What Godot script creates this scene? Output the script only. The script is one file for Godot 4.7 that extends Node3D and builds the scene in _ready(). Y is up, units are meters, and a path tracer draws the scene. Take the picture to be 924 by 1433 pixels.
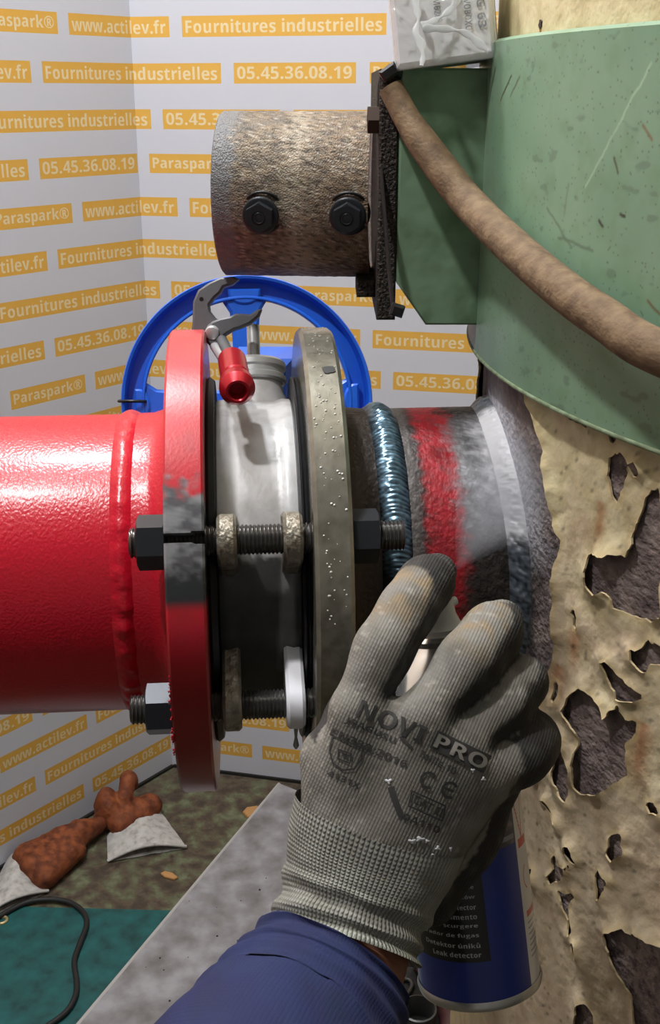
extends Node3D
# A workshop: a wafer valve bolted between a red flanged pipe and a steel stub that is welded to a
# peeling cream tank; a gloved hand sprays white developer on the weld.  Units are metres, y is up.

const F := 1573.0                 # focal length in pixels of the 924 x 1433 frame
const PITCH := deg_to_rad(20.4)
const EYE := Vector3(0, 1.5, 0)
const TANK := Vector3(0.624, 0, -0.81)
const TANK_R := 0.506
const BAND_R := 0.52

var taken := {}
var mats := {}
var rng := RandomNumberGenerator.new()
var nz := FastNoiseLite.new()
var pipe_at: Transform3D
var font: SystemFont

# ------------------------------------------------------------------ where things stand

func ray(x: float, y: float) -> Vector3:
	var a := (x - 462.0) / F
	var b := -(y - 716.5) / F
	return Vector3(a, b * cos(PITCH) - sin(PITCH), -b * sin(PITCH) - cos(PITCH))

func at(x: float, y: float, depth: float) -> Vector3:
	return EYE + ray(x, y) * depth

func on_floor(x: float, y: float, h := 0.0) -> Vector3:
	var r := ray(x, y)
	return EYE + r * ((h - EYE.y) / r.y)

func on_drum(x: float, y: float, radius: float) -> Vector3:
	var r := ray(x, y)
	var a := r.x * r.x + r.z * r.z
	var b := -(r.x * TANK.x + r.z * TANK.z)
	var c := TANK.x * TANK.x + TANK.z * TANK.z - radius * radius
	return EYE + r * ((-b - sqrt(maxf(b * b - a * c, 0.0))) / a)

# ------------------------------------------------------------------ scene tree

func numbered(called: String) -> String:
	if not taken.has(called):
		taken[called] = 0
		return called
	taken[called] += 1
	return "%s_%03d" % [called, taken[called]]

func tag(o: Node, label: String, category := "", group := "", kind := "") -> Node:
	if label: o.set_meta("label", label)
	if category: o.set_meta("category", category)
	if group: o.set_meta("group", group)
	if kind: o.set_meta("kind", kind)
	return o

func thing(called: String, label: String, category: String, where := Transform3D(), group := "") -> Node3D:
	var o := Node3D.new()
	o.name = numbered(called)
	add_child(o)
	o.transform = where
	tag(o, label, category, group)
	return o

func obj(called: String, mesh: Mesh, material: Material, parent: Node = self, where := Transform3D()) -> MeshInstance3D:
	var o := MeshInstance3D.new()
	o.name = numbered(called) if parent == self else called
	o.mesh = mesh
	o.material_override = material
	o.transform = where
	parent.add_child(o, true)
	return o

func struct(called: String, mesh: Mesh, material: Material, label: String, where := Transform3D()) -> MeshInstance3D:
	var o := obj(called, mesh, material, self, where)
	tag(o, label, "", "", "structure")
	return o

func place(p: Vector3) -> Transform3D:
	return Transform3D(Basis(), p)

# ------------------------------------------------------------------ meshes

func lin(hex: String) -> Color:
	return Color(hex).srgb_to_linear()

# indexed triangles -> mesh; crease 180 = smooth by shared corners, less = split where faces meet more sharply
func finish(v: PackedVector3Array, ix: PackedInt32Array, c := PackedColorArray(), uv := PackedVector2Array(), crease := 35.0) -> ArrayMesh:
	var nf := ix.size() / 3
	var fn := PackedVector3Array()
	fn.resize(nf)
	var vn := PackedVector3Array()
	vn.resize(v.size())
	for f in nf:
		var a := v[ix[f * 3]]
		var n := (v[ix[f * 3 + 2]] - a).cross(v[ix[f * 3 + 1]] - a)
		fn[f] = n
		vn[ix[f * 3]] += n
		vn[ix[f * 3 + 1]] += n
		vn[ix[f * 3 + 2]] += n
	var arr := []
	arr.resize(Mesh.ARRAY_MAX)
	if crease >= 180.0:
		for i in vn.size():
			vn[i] = vn[i].normalized()
		arr[Mesh.ARRAY_VERTEX] = v
		arr[Mesh.ARRAY_NORMAL] = vn
		if c.size(): arr[Mesh.ARRAY_COLOR] = c
		if uv.size(): arr[Mesh.ARRAY_TEX_UV] = uv
		arr[Mesh.ARRAY_INDEX] = ix
	else:
		var near := []
		near.resize(v.size())
		var same := PackedInt32Array(range(v.size()))
		if uv.size():
			var seen := {}
			for i in v.size():
				var key := (v[i] * 50000.0).round()
				if seen.has(key): same[i] = seen[key]
				else: seen[key] = i
		for f in nf:
			for k in 3:
				var i := same[ix[f * 3 + k]]
				if near[i] == null: near[i] = PackedInt32Array()
				near[i].append(f)
		var lim := cos(deg_to_rad(crease))
		var ov := PackedVector3Array()
		var on := PackedVector3Array()
		var oc := PackedColorArray()
		var ou := PackedVector2Array()
		ov.resize(nf * 3)
		on.resize(nf * 3)
		if c.size(): oc.resize(nf * 3)
		if uv.size(): ou.resize(nf * 3)
		for f in nf:
			var me := fn[f].normalized()
			for k in 3:
				var i := ix[f * 3 + k]
				var s := Vector3.ZERO
				for g in near[same[i]]:
					if me.dot(fn[g].normalized()) >= lim: s += fn[g]
				ov[f * 3 + k] = v[i]
				on[f * 3 + k] = s.normalized() if s.length_squared() > 1e-24 else me
				if c.size(): oc[f * 3 + k] = c[i]
				if uv.size(): ou[f * 3 + k] = uv[i]
		arr[Mesh.ARRAY_VERTEX] = ov
		arr[Mesh.ARRAY_NORMAL] = on
		if c.size(): arr[Mesh.ARRAY_COLOR] = oc
		if uv.size(): arr[Mesh.ARRAY_TEX_UV] = ou
	var m := ArrayMesh.new()
	m.add_surface_from_arrays(Mesh.PRIMITIVE_TRIANGLES, arr)
	return m

# turned about the local x axis; profile = (x, radius) from left to right along the outside; angle 0 looks to +z, 90 up
# shade(x, degrees, r) -> [radius, colour]
func lathe(profile: Array, n := 64, shade = null, crease := 35.0, from_deg := 0.0, to_deg := 360.0) -> ArrayMesh:
	var v := PackedVector3Array()
	var c := PackedColorArray()
	var ix := PackedInt32Array()
	var uv := PackedVector2Array()
	var closed := to_deg - from_deg >= 359.9
	var cols := n if closed else n + 1
	for p in profile:
		for k in cols:
			var a: float = from_deg + (to_deg - from_deg) * k / n
			var r: float = p.y
			if shade != null:
				var s: Array = shade.call(p.x, a, p.y)
				r = s[0]
				c.append(s[1])
			v.append(Vector3(p.x, r * sin(deg_to_rad(a)), r * cos(deg_to_rad(a))))
			uv.append(Vector2(a / 360.0, p.x))
	for i in profile.size() - 1:
		for k in n:
			var a := i * cols + k
			var b := i * cols + (k + 1) % cols
			ix.append_array([a, b, a + cols, b, b + cols, a + cols])
	return finish(v, ix, c, uv, crease)

# a tube along points with radii (Vector2 = half width, half thickness); up turns the wide side
func tube(path: Array, radii: Array, n := 16, up := Vector3.ZERO, caps := true, crease := 60.0, paint = null, reps := Vector2(1, 1)) -> ArrayMesh:
	var v := PackedVector3Array()
	var c := PackedColorArray()
	var ix := PackedInt32Array()
	var uv := PackedVector2Array()
	var side := Vector3.ZERO
	var run := 0.0
	for i in path.size():
		var d: Vector3 = (path[mini(i + 1, path.size() - 1)] - path[maxi(i - 1, 0)]).normalized()
		if i == 0:
			var u := up if up != Vector3.ZERO else (Vector3.UP if absf(d.y) < 0.9 else Vector3.RIGHT)
			side = u.cross(d).normalized()
		else:
			side = (side - d * side.dot(d)).normalized()
			run += path[i].distance_to(path[i - 1])
		var upv := d.cross(side)
		var r = radii[i] if radii.size() > i else radii[-1]
		var rx: float = r.x if r is Vector2 else r
		var ry: float = r.y if r is Vector2 else r
		for k in n + 1:
			var a := TAU * k / n
			var p: Vector3 = path[i] + side * cos(a) * rx + upv * sin(a) * ry
			if paint != null:
				var s: Array = paint.call(i, a, p, (side * cos(a) + upv * sin(a)))
				p = s[0]
				c.append(s[1])
			v.append(p)
			uv.append(Vector2(reps.x * k / n, run * reps.y))
	for i in path.size() - 1:
		for k in n:
			var a := i * (n + 1) + k
			var b := a + 1
			ix.append_array([a, a + n + 1, b, b, a + n + 1, b + n + 1])
	# weld the seam for the normals: the last corner of each ring repeats the first
	if caps:
		for e in [0, path.size() - 1]:
			var m := v.size()
			v.append(path[e])
			uv.append(Vector2(0.5, 0))
			if c.size(): c.append(c[e * (n + 1)])
			for k in n:
				var a: int = e * (n + 1) + k
				if e == 0: ix.append_array([m, a, a + 1])
				else: ix.append_array([m, a + 1, a])
	return finish(v, ix, c, uv, crease)

func inset(poly: PackedVector2Array, d: float) -> PackedVector2Array:
	var out := PackedVector2Array()
	var n := poly.size()
	for i in n:
		var a := (poly[i] - poly[(i + n - 1) % n]).normalized()
		var b := (poly[(i + 1) % n] - poly[i]).normalized()
		var na := Vector2(-a.y, a.x)
		var nb := Vector2(-b.y, b.x)
		var m := (na + nb)
		m = m / maxf(m.length_squared() * 0.5, 0.3)
		out.append(poly[i] + m * d)
	return out

# a plate: outline in x, y (any turning sense), thick along z, with bevelled edges
func plate(outline: Array, thick: float, bevel := 0.001, crease := 25.0) -> ArrayMesh:
	var poly := PackedVector2Array(outline)
	var area := 0.0
	for i in poly.size(): area += poly[i].cross(poly[(i + 1) % poly.size()])
	if area < 0.0: poly.reverse()
	var inner := inset(poly, bevel)
	var v := PackedVector3Array()
	var ix := PackedInt32Array()
	var n := poly.size()
	var h := thick / 2
	for ring in [[inner, h], [poly, h - bevel], [poly, -h + bevel], [inner, -h]]:
		for p in ring[0]: v.append(Vector3(p.x, p.y, ring[1]))
	for i in 3:
		for k in n:
			var a := i * n + k
			var b := i * n + (k + 1) % n
			ix.append_array([a, b, a + n, b, b + n, a + n])
	var t := Geometry2D.triangulate_polygon(inner)
	for k in t.size() / 3:
		var a := t[k * 3]
		var b := t[k * 3 + 1]
		var d := t[k * 3 + 2]
		if (inner[b] - inner[a]).cross(inner[d] - inner[a]) > 0.0:
			var s := b
			b = d
			d = s
		ix.append_array([a, b, d])
		ix.append_array([a + 3 * n, d + 3 * n, b + 3 * n])
	return finish(v, ix, PackedColorArray(), PackedVector2Array(), crease)

func block(x: float, y: float, z: float, bevel := 0.002) -> ArrayMesh:
	return plate([Vector2(-x / 2, -y / 2), Vector2(x / 2, -y / 2), Vector2(x / 2, y / 2), Vector2(-x / 2, y / 2)], z, bevel)

func disc_outline(r: float, n: int, turn := 0.0) -> Array:
	var o := []
	for k in n: o.append(Vector2(cos(TAU * k / n + turn), sin(TAU * k / n + turn)) * r)
	return o

func joined(list: Array) -> ArrayMesh:
	var st := SurfaceTool.new()
	for e in list:
		st.append_from(e[0], 0, e[1] if e.size() > 1 else Transform3D())
	return st.commit()

# ------------------------------------------------------------------ distance fields (hand, leather gloves)

static func capsule(p: Vector3, a: Vector3, b: Vector3, ra: float, rb: float) -> float:
	var ab := b - a
	var t := clampf((p - a).dot(ab) / ab.length_squared(), 0.0, 1.0)
	return p.distance_to(a + ab * t) - lerpf(ra, rb, t)

static func smin(a: float, b: float, k: float) -> float:
	var h := maxf(k - absf(a - b), 0.0) / k
	return minf(a, b) - h * h * k * 0.25

# chains: arrays of [a, b, ra, rb] bones; bones of a chain join with k_in, chains with k_out
func field_at(chains: Array, p: Vector3, k_in: float, k_out: float) -> float:
	var d := 1.0
	for ch in chains:
		var e := 1.0
		for b in ch: e = smin(e, capsule(p, b[0], b[1], b[2], b[3]), k_in)
		d = smin(d, e, k_out)
	return d

# surface nets
func nets(chains: Array, cell: float, k_in: float, k_out: float, bump = null) -> Array:
	var lo := Vector3.ONE * 1e9
	var hi := -lo
	for ch in chains:
		for b in ch:
			for e in [0, 1]:
				var r: float = b[2 + e] + cell * 3 + k_out * 0.5
				lo = lo.min(b[e] - Vector3.ONE * r)
				hi = hi.max(b[e] + Vector3.ONE * r)
	var nx := int((hi.x - lo.x) / cell) + 2
	var ny := int((hi.y - lo.y) / cell) + 2
	var nzz := int((hi.z - lo.z) / cell) + 2
	var field := PackedFloat32Array()
	field.resize(nx * ny * nzz)
	field.fill(1.0)
	var reach := cell * 2 + maxf(k_in, k_out)
	for ch in chains:
		var own := {}
		for b in ch:
			var rr: float = maxf(b[2], b[3]) + reach
			var l := (((b[0] as Vector3).min(b[1]) - Vector3.ONE * rr - lo) / cell).floor()
			var h := (((b[0] as Vector3).max(b[1]) + Vector3.ONE * rr - lo) / cell).ceil()
			var A: Vector3 = b[0]
			var B: Vector3 = b[1]
			var ra: float = b[2]
			var rb: float = b[3]
			for z in range(maxi(0, int(l.z)), mini(nzz, int(h.z) + 1)):
				for y in range(maxi(0, int(l.y)), mini(ny, int(h.y) + 1)):
					for x in range(maxi(0, int(l.x)), mini(nx, int(h.x) + 1)):
						var d := capsule(lo + Vector3(x, y, z) * cell, A, B, ra, rb)
						if d > reach: continue
						var i := (z * ny + y) * nx + x
						own[i] = smin(own[i], d, k_in) if own.has(i) else d
		for i in own: field[i] = smin(field[i], own[i], k_out)
	var v := PackedVector3Array()
	var ix := PackedInt32Array()
	var id := PackedInt32Array()
	id.resize(field.size())
	id.fill(-1)
	var off := PackedInt32Array([0, 1, nx, nx + 1, nx * ny, nx * ny + 1, nx * ny + nx, nx * ny + nx + 1])
	var edges := [[0, 1], [2, 3], [4, 5], [6, 7], [0, 2], [1, 3], [4, 6], [5, 7], [0, 4], [1, 5], [2, 6], [3, 7]]
	for z in nzz - 1:
		for y in ny - 1:
			for x in nx - 1:
				var i := (z * ny + y) * nx + x
				var f0 := field[i]
				if absf(f0) > cell * 3: continue
				var m := 0
				for k in 8:
					if field[i + off[k]] < 0.0: m |= 1 << k
				if m == 0 or m == 255: continue
				var s := Vector3.ZERO
				var n := 0
				for e in edges:
					var ea: int = e[0]
					var eb: int = e[1]
					if ((m >> ea) & 1) == ((m >> eb) & 1): continue
					var fa := field[i + off[ea]]
					var fb := field[i + off[eb]]
					var t := fa / (fa - fb)
					var pa := Vector3(ea & 1, (ea >> 1) & 1, ea >> 2)
					var pb := Vector3(eb & 1, (eb >> 1) & 1, eb >> 2)
					s += pa.lerp(pb, t)
					n += 1
				id[i] = v.size()
				v.append(lo + (Vector3(x, y, z) + s / n) * cell)
	for z in range(1, nzz - 1):
		for y in range(1, ny - 1):
			for x in range(1, nx - 1):
				var i := (z * ny + y) * nx + x
				if id[i] < 0: continue
				var f0 := field[i] < 0.0
				for axis in 3:
					var da: int = [1, nx, nx * ny][axis]
					var f1 := field[i + da] < 0.0
					if f0 == f1: continue
					var db: int = [nx, nx * ny, 1][axis]
					var dc: int = [nx * ny, 1, nx][axis]
					var q := [id[i], id[i - db], id[i - db - dc], id[i - dc]]
					if q.min() < 0: continue
					if f0: ix.append_array([q[0], q[2], q[1], q[0], q[3], q[2]])
					else: ix.append_array([q[0], q[1], q[2], q[0], q[2], q[3]])
	if bump != null:
		for i in v.size(): v[i] = bump.call(v[i])
	return [v, ix]

func normals_of(v: PackedVector3Array, ix: PackedInt32Array) -> PackedVector3Array:
	var n := PackedVector3Array()
	n.resize(v.size())
	for f in ix.size() / 3:
		var a := ix[f * 3]
		var b := ix[f * 3 + 1]
		var c := ix[f * 3 + 2]
		var m := (v[c] - v[a]).cross(v[b] - v[a])
		n[a] += m
		n[b] += m
		n[c] += m
	for i in n.size(): n[i] = n[i].normalized()
	return n

# ------------------------------------------------------------------ lettering

func letters(text: String, bold := false) -> Array:
	var t := TextMesh.new()
	t.text = text
	t.font = font
	t.font_size = 64
	t.pixel_size = 0.01
	t.depth = 0.0
	t.curve_step = 2.0
	var a := t.get_mesh_arrays() if t is PrimitiveMesh else []
	var v: PackedVector3Array = a[Mesh.ARRAY_VERTEX]
	var ix: PackedInt32Array = a[Mesh.ARRAY_INDEX] if a[Mesh.ARRAY_INDEX] != null else PackedInt32Array(range(v.size()))
	return [v, ix]

func bounds(v: PackedVector3Array) -> Rect2:
	var r := Rect2(v[0].x, v[0].y, 0, 0)
	for p in v: r = r.expand(Vector2(p.x, p.y))
	return r

# text painted into a box of an image (stretched to fill it)
func paint_text(im: Image, text: String, box: Rect2i, col: Color) -> void:
	var l := letters(text)
	var v: PackedVector3Array = l[0]
	var ix: PackedInt32Array = l[1]
	if v.is_empty(): return
	var b := bounds(v)
	var S := 3
	var w := box.size.x * S
	var h := box.size.y * S
	var mask := Image.create_empty(w, h, false, Image.FORMAT_L8)
	for f in ix.size() / 3:
		var p := []
		for k in 3:
			var q := v[ix[f * 3 + k]]
			p.append(Vector2((q.x - b.position.x) / b.size.x * w, (1.0 - (q.y - b.position.y) / b.size.y) * h))
		var y0 := int(ceil(minf(p[0].y, minf(p[1].y, p[2].y)) - 0.5))
		var y1 := int(floor(maxf(p[0].y, maxf(p[1].y, p[2].y)) - 0.5))
		for y in range(maxi(y0, 0), mini(y1, h - 1) + 1):
			var yy := y + 0.5
			var xa := 1e9
			var xb := -1e9
			for k in 3:
				var s: Vector2 = p[k]
				var e: Vector2 = p[(k + 1) % 3]
				if (s.y <= yy) == (e.y <= yy): continue
				var x := s.x + (e.x - s.x) * (yy - s.y) / (e.y - s.y)
				xa = minf(xa, x)
				xb = maxf(xb, x)
			var ia := maxi(0, int(ceil(xa - 0.5)))
			var ib := mini(w - 1, int(floor(xb - 0.5)))
			if ib >= ia: mask.fill_rect(Rect2i(ia, y, ib - ia + 1, 1), Color.WHITE)
	mask.resize(box.size.x, box.size.y, Image.INTERPOLATE_BILINEAR if S == 1 else Image.INTERPOLATE_CUBIC)
	var W := im.get_width()
	for y in box.size.y:
		for x in box.size.x:
			var a := mask.get_pixel(x, y).r
			if a < 0.02: continue
			var X := posmod(box.position.x + x, W)
			var Y := box.position.y + y
			if Y < 0 or Y >= im.get_height(): continue
			im.set_pixel(X, Y, im.get_pixel(X, Y).lerp(col, a))

func fill_wrapped(im: Image, x: int, y: int, w: int, h: int, col: Color) -> void:
	var W := im.get_width()
	x = posmod(x, W)
	im.fill_rect(Rect2i(x, y, mini(w, W - x), h), col)
	if x + w > W: im.fill_rect(Rect2i(0, y, x + w - W, h), col)

# ------------------------------------------------------------------ materials

func noise_tex(freq: float, ramp := [], normal := 0.0, type := FastNoiseLite.TYPE_SIMPLEX_SMOOTH, oct := 4, size := 512, seed_ := 1, ftype := FastNoiseLite.FRACTAL_FBM) -> NoiseTexture2D:
	var n := FastNoiseLite.new()
	n.seed = seed_
	n.noise_type = type
	n.frequency = freq
	n.fractal_octaves = oct
	n.fractal_type = ftype
	var t := NoiseTexture2D.new()
	t.width = size
	t.height = size
	t.seamless = true
	t.generate_mipmaps = false
	t.noise = n
	if ramp.size():
		var g := Gradient.new()
		g.offsets = PackedFloat32Array(ramp.map(func(e): return e[0]))
		g.colors = PackedColorArray(ramp.map(func(e): return Color(e[1])))
		t.color_ramp = g
	if normal > 0.0:
		t.as_normal_map = true
		t.bump_strength = normal
	return t

func mat(called: String, col: Color, rough: float, metal := 0.0, o := {}) -> StandardMaterial3D:
	if mats.has(called): return mats[called]
	var m := StandardMaterial3D.new()
	m.resource_name = called
	m.albedo_color = col
	m.roughness = rough
	m.metallic = metal
	if o.has("alb"): m.albedo_texture = o.alb
	if o.has("nrm"):
		m.normal_enabled = true
		m.normal_texture = o.nrm
		m.normal_scale = o.get("ns", 1.0)
	if o.has("hgt"):
		m.heightmap_enabled = true
		m.heightmap_texture = o.hgt
		m.heightmap_scale = o.get("hs", 1.0)
	if o.has("rgh"):
		m.roughness_texture = o.rgh
	if o.has("tri"):
		m.uv1_triplanar = true
		m.uv1_scale = Vector3.ONE * float(o.tri)
	if o.has("uvs"): m.uv1_scale = o.uvs
	if o.has("vc"): m.vertex_color_use_as_albedo = true
	if o.has("spec"): m.metallic_specular = o.spec
	if o.has("coat"):
		m.clearcoat_enabled = true
		m.clearcoat = o.coat
		m.clearcoat_roughness = o.get("cr", 0.1)
	if o.has("alpha"):
		m.transparency = BaseMaterial3D.TRANSPARENCY_ALPHA
	if o.has("glow"):
		m.emission_enabled = true
		m.emission = o.glow
		m.emission_energy_multiplier = o.get("ge", 1.0)
	mats[called] = m
	return m

func n3(p: Vector3, f: float) -> float:
	return nz.get_noise_3dv(p * f)

func _ready() -> void:
	rng.seed = 7
	nz.seed = 11
	nz.frequency = 1.0
	nz.fractal_octaves = 3
	font = SystemFont.new()
	font.font_names = PackedStringArray(["Droid Sans"])
	font.font_weight = 700
	# camera
	var cam := Camera3D.new()
	cam.name = "camera"
	cam.position = EYE
	cam.rotation.x = -PITCH
	cam.fov = rad_to_deg(2.0 * atan(716.5 / F))
	cam.near = 0.02
	add_child(cam)
	cam.current = true
	# sky (the closed room lets none of it in), exposure
	var we := WorldEnvironment.new()
	we.name = "surroundings"
	var e := Environment.new()
	e.background_mode = Environment.BG_COLOR
	e.background_color = Color(0.05, 0.05, 0.055)
	e.tonemap_mode = Environment.TONE_MAPPER_LINEAR
	e.tonemap_exposure = 0.30
	e.sdfgi_enabled = true
	e.ssao_enabled = true
	e.ssil_enabled = true
	e.volumetric_fog_enabled = true
	e.volumetric_fog_density = 0.0
	we.environment = e
	add_child(we)
	# the lamp over the work, a ceiling lamp by the backdrop, and an added weak fill lamp at the rear
	lamp("pendant_lamp", Vector3(-0.42, 2.45, -0.42), 0.035, 3.6, Color(1.0, 0.99, 0.98), "round white work lamp hanging from the ceiling in front of the red pipe")
	lamp("ceiling_lamp", Vector3(-0.45, 2.95, -1.25), 0.06, 8.0, Color(0.98, 0.99, 1.0), "round white ceiling lamp hanging above the blue handwheel near the printed backdrop")
	lamp("ceiling_lamp", Vector3(-0.9, 2.95, 0.9), 0.12, 0.15, Color(0.95, 0.97, 1.0), "added round white fill lamp hanging near the rear wall")
	pipe_at = Transform3D(Basis(Vector3.UP, deg_to_rad(4.7)), Vector3(0, 1.1726, -0.7877))
	make_room()
	make_tank()
	make_band()
	make_red_pipe()
	make_stub()
	make_valve()
	make_studs()
	make_socket()
	make_hose()
	make_package()
	make_tool()
	make_floor_things()
	make_can()
	make_person()
	make_mist()

func lamp(called: String, p: Vector3, r: float, energy: float, col: Color, label: String) -> void:
	var t := thing(called, label, "lamp", place(p))
	var s := SphereMesh.new()
	s.radius = r
	s.height = 2 * r
	obj("bulb", s, mat("bulb " + called, Color.WHITE, 0.5, 0.0, {"glow": col, "ge": 4.0}), t)
	var top := 3.2 - p.y
	obj("cord", tube([Vector3(0, r, 0), Vector3(0, top, 0)], [0.004], 8), mat("black rubber", Color("1c1c1e"), 0.6), t)
	obj("socket", tube([Vector3(0, r * 0.9, 0), Vector3(0, r * 0.9 + 0.05, 0)], [0.018], 16), mat("black rubber", Color("1c1c1e"), 0.6), t)
	var l := OmniLight3D.new()
	l.name = "light"
	l.light_color = col
	l.light_energy = energy
	l.light_size = r
	l.omni_range = 12.0
	l.omni_attenuation = 2.0
	l.shadow_enabled = true
	t.add_child(l)

# ------------------------------------------------------------------ the room

func slab(pts: Array, y0: float, y1: float, thick: float, uv0 := 0.0, tile := Vector2(1, 1), vtop := 0.0) -> ArrayMesh:
	# a folded vertical sheet through pts (x, z); its front is on the left of the walking direction, its back "thick" behind
	var v := PackedVector3Array()
	var ix := PackedInt32Array()
	var uv := PackedVector2Array()
	var run := uv0
	for i in pts.size() - 1:
		var a: Vector2 = pts[i]
		var b: Vector2 = pts[i + 1]
		var d := (b - a).normalized()
		var o := Vector2(d.y, -d.x) * thick
		var m := v.size()
		for q in [a, b, a + o, b + o]:
			v.append(Vector3(q.x, y0, q.y))
			v.append(Vector3(q.x, y1, q.y))
		var l := a.distance_to(b)
		for k in 2:
			for u in [run, run + l]:
				uv.append(Vector2(u / tile.x, (vtop - y0) / tile.y))
				uv.append(Vector2(u / tile.x, (vtop - y1) / tile.y))
		run += l
		for q in [[0, 1, 3, 2], [6, 7, 5, 4], [1, 5, 7, 3], [0, 2, 6, 4], [0, 4, 5, 1], [2, 3, 7, 6]]:
			ix.append_array([m + q[0], m + q[1], m + q[2], m + q[0], m + q[2], m + q[3]])
	return finish(v, ix, PackedColorArray(), uv, 20.0)

func make_room() -> void:
	var K := Vector2(-0.375, -2.297)
	var L := Vector2(-0.633, 0.774).normalized()
	var B := Vector2(0.976, 0.217).normalized()
	var A1 := K + L * 4.5
	var B1 := K + B * 3.5
	# the printed sheet: four rows that repeat, each the same four labels
	var px := 2048.0 / 1.116
	var H := int(round(0.326 * px))
	var im := Image.create_empty(2048, H, false, Image.FORMAT_RGB8)
	im.fill(Color("c6c9d5"))
	var amber := Color("d6a648")
	var cream := Color("dccba4")
	var names := ["Paraspark®", "www.actilev.fr", "Fournitures industrielles", "05.45.36.08.19"]
	var wide := [0.175, 0.222, 0.386, 0.233]
	var from := [-0.447, -0.247, 0.0, 0.411]
	var four := [0.102, -0.211, -0.355, -0.646]
	for row in 4:
		for k in 4:
			var x := int((four[row] + from[k]) * px)
			var y := int((0.0815 * row + 0.0225) * px)
			fill_wrapped(im, x, y, int(wide[k] * px), int(0.0365 * px), amber)
			var low: float = 0.0065 if k in [1, 2] else 0.008
			if k == 0: low = 0.003
			paint_text(im, names[k], Rect2i(x + int(0.007 * px), y + int(0.006 * px), int((wide[k] - 0.014) * px), int((0.0305 - low) * px)), cream)
	var sheet := mat("printed sheet", Color.WHITE, 0.62, 0.0, {"alb": ImageTexture.create_from_image(im)})
	var top := 1.617 + 0.0408
	struct("wall_left", slab([A1, K], 0.004, 3.2, 0.05, -4.5, Vector2(1.116, 0.326), top), sheet, "white printed backdrop wall with rows of amber lettered labels, left of the fold")
	struct("wall_back", slab([K, B1], 0.004, 3.2, 0.05, 0.0, Vector2(1.116, 0.326), top), sheet, "white printed backdrop wall with rows of amber lettered labels, right of the fold behind the valve")
	var plain := mat("grey plaster", Color("a5a5a2"), 0.8)
	var R1 := Vector2(3.04, 2.5)
	var R2 := Vector2(-3.22, 2.5)
	struct("wall_right", slab([B1, R1], 0.0, 3.2, 0.1), plain, "plain pale wall right of the tank")
	struct("wall_rear", slab([R1, R2, A1], 0.0, 3.2, 0.1), plain, "plain pale wall behind the camera")
	struct("ceiling", block(7, 0.1, 6), plain, "plain pale ceiling", place(Vector3(0, 3.25, 0)))
	var dark := mat("black sealant", Color("1a1a18"), 0.7)
	struct("trim_1", slab([K + L * 3.0 + Vector2(0.004, 0.004), K + Vector2(0.003, 0.006)], 0.0, 0.007, 0.02), dark, "black seal line along the foot of the left backdrop")
	struct("trim_2", slab([K + Vector2(0.003, 0.006), K + B * 3.2 + Vector2(0, 0.005)], 0.0, 0.007, 0.02), dark, "black seal line along the foot of the back backdrop")
	var stain := noise_tex(0.018, [[0.0, "403830"], [0.34, "51463a"], [0.44, "625343"], [0.52, "5f5845"], [0.62, "65664d"], [0.74, "70745a"], [1.0, "86886e"]], 0.0, FastNoiseLite.TYPE_SIMPLEX_SMOOTH, 6, 1024, 5)
	var fl := mat("stained floor", Color("e6e6e6"), 0.75, 0.0, {"alb": stain, "tri": 1.1, "nrm": noise_tex(0.06, [], 6.0), "ns": 0.5})
	struct("floor", block(7, 0.1, 6), fl, "workshop floor stained green and brown", place(Vector3(0, -0.05, 0)))

# ------------------------------------------------------------------ the tank with its peeling paint

func drum_uv(x: float, y: float, r := TANK_R) -> Vector2:   # pixel -> (arc length from the side facing -x, height)
	var p := on_drum(x, y, r)
	return Vector2(atan2(p.z - TANK.z, TANK.x - p.x) * r, p.y)

func drum_point(u: Vector2, r: float) -> Vector3:           # in the tank's own frame (axis at x = z = 0)
	var a := u.x / TANK_R
	return Vector3(-cos(a) * r, u.y, sin(a) * r)

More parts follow.
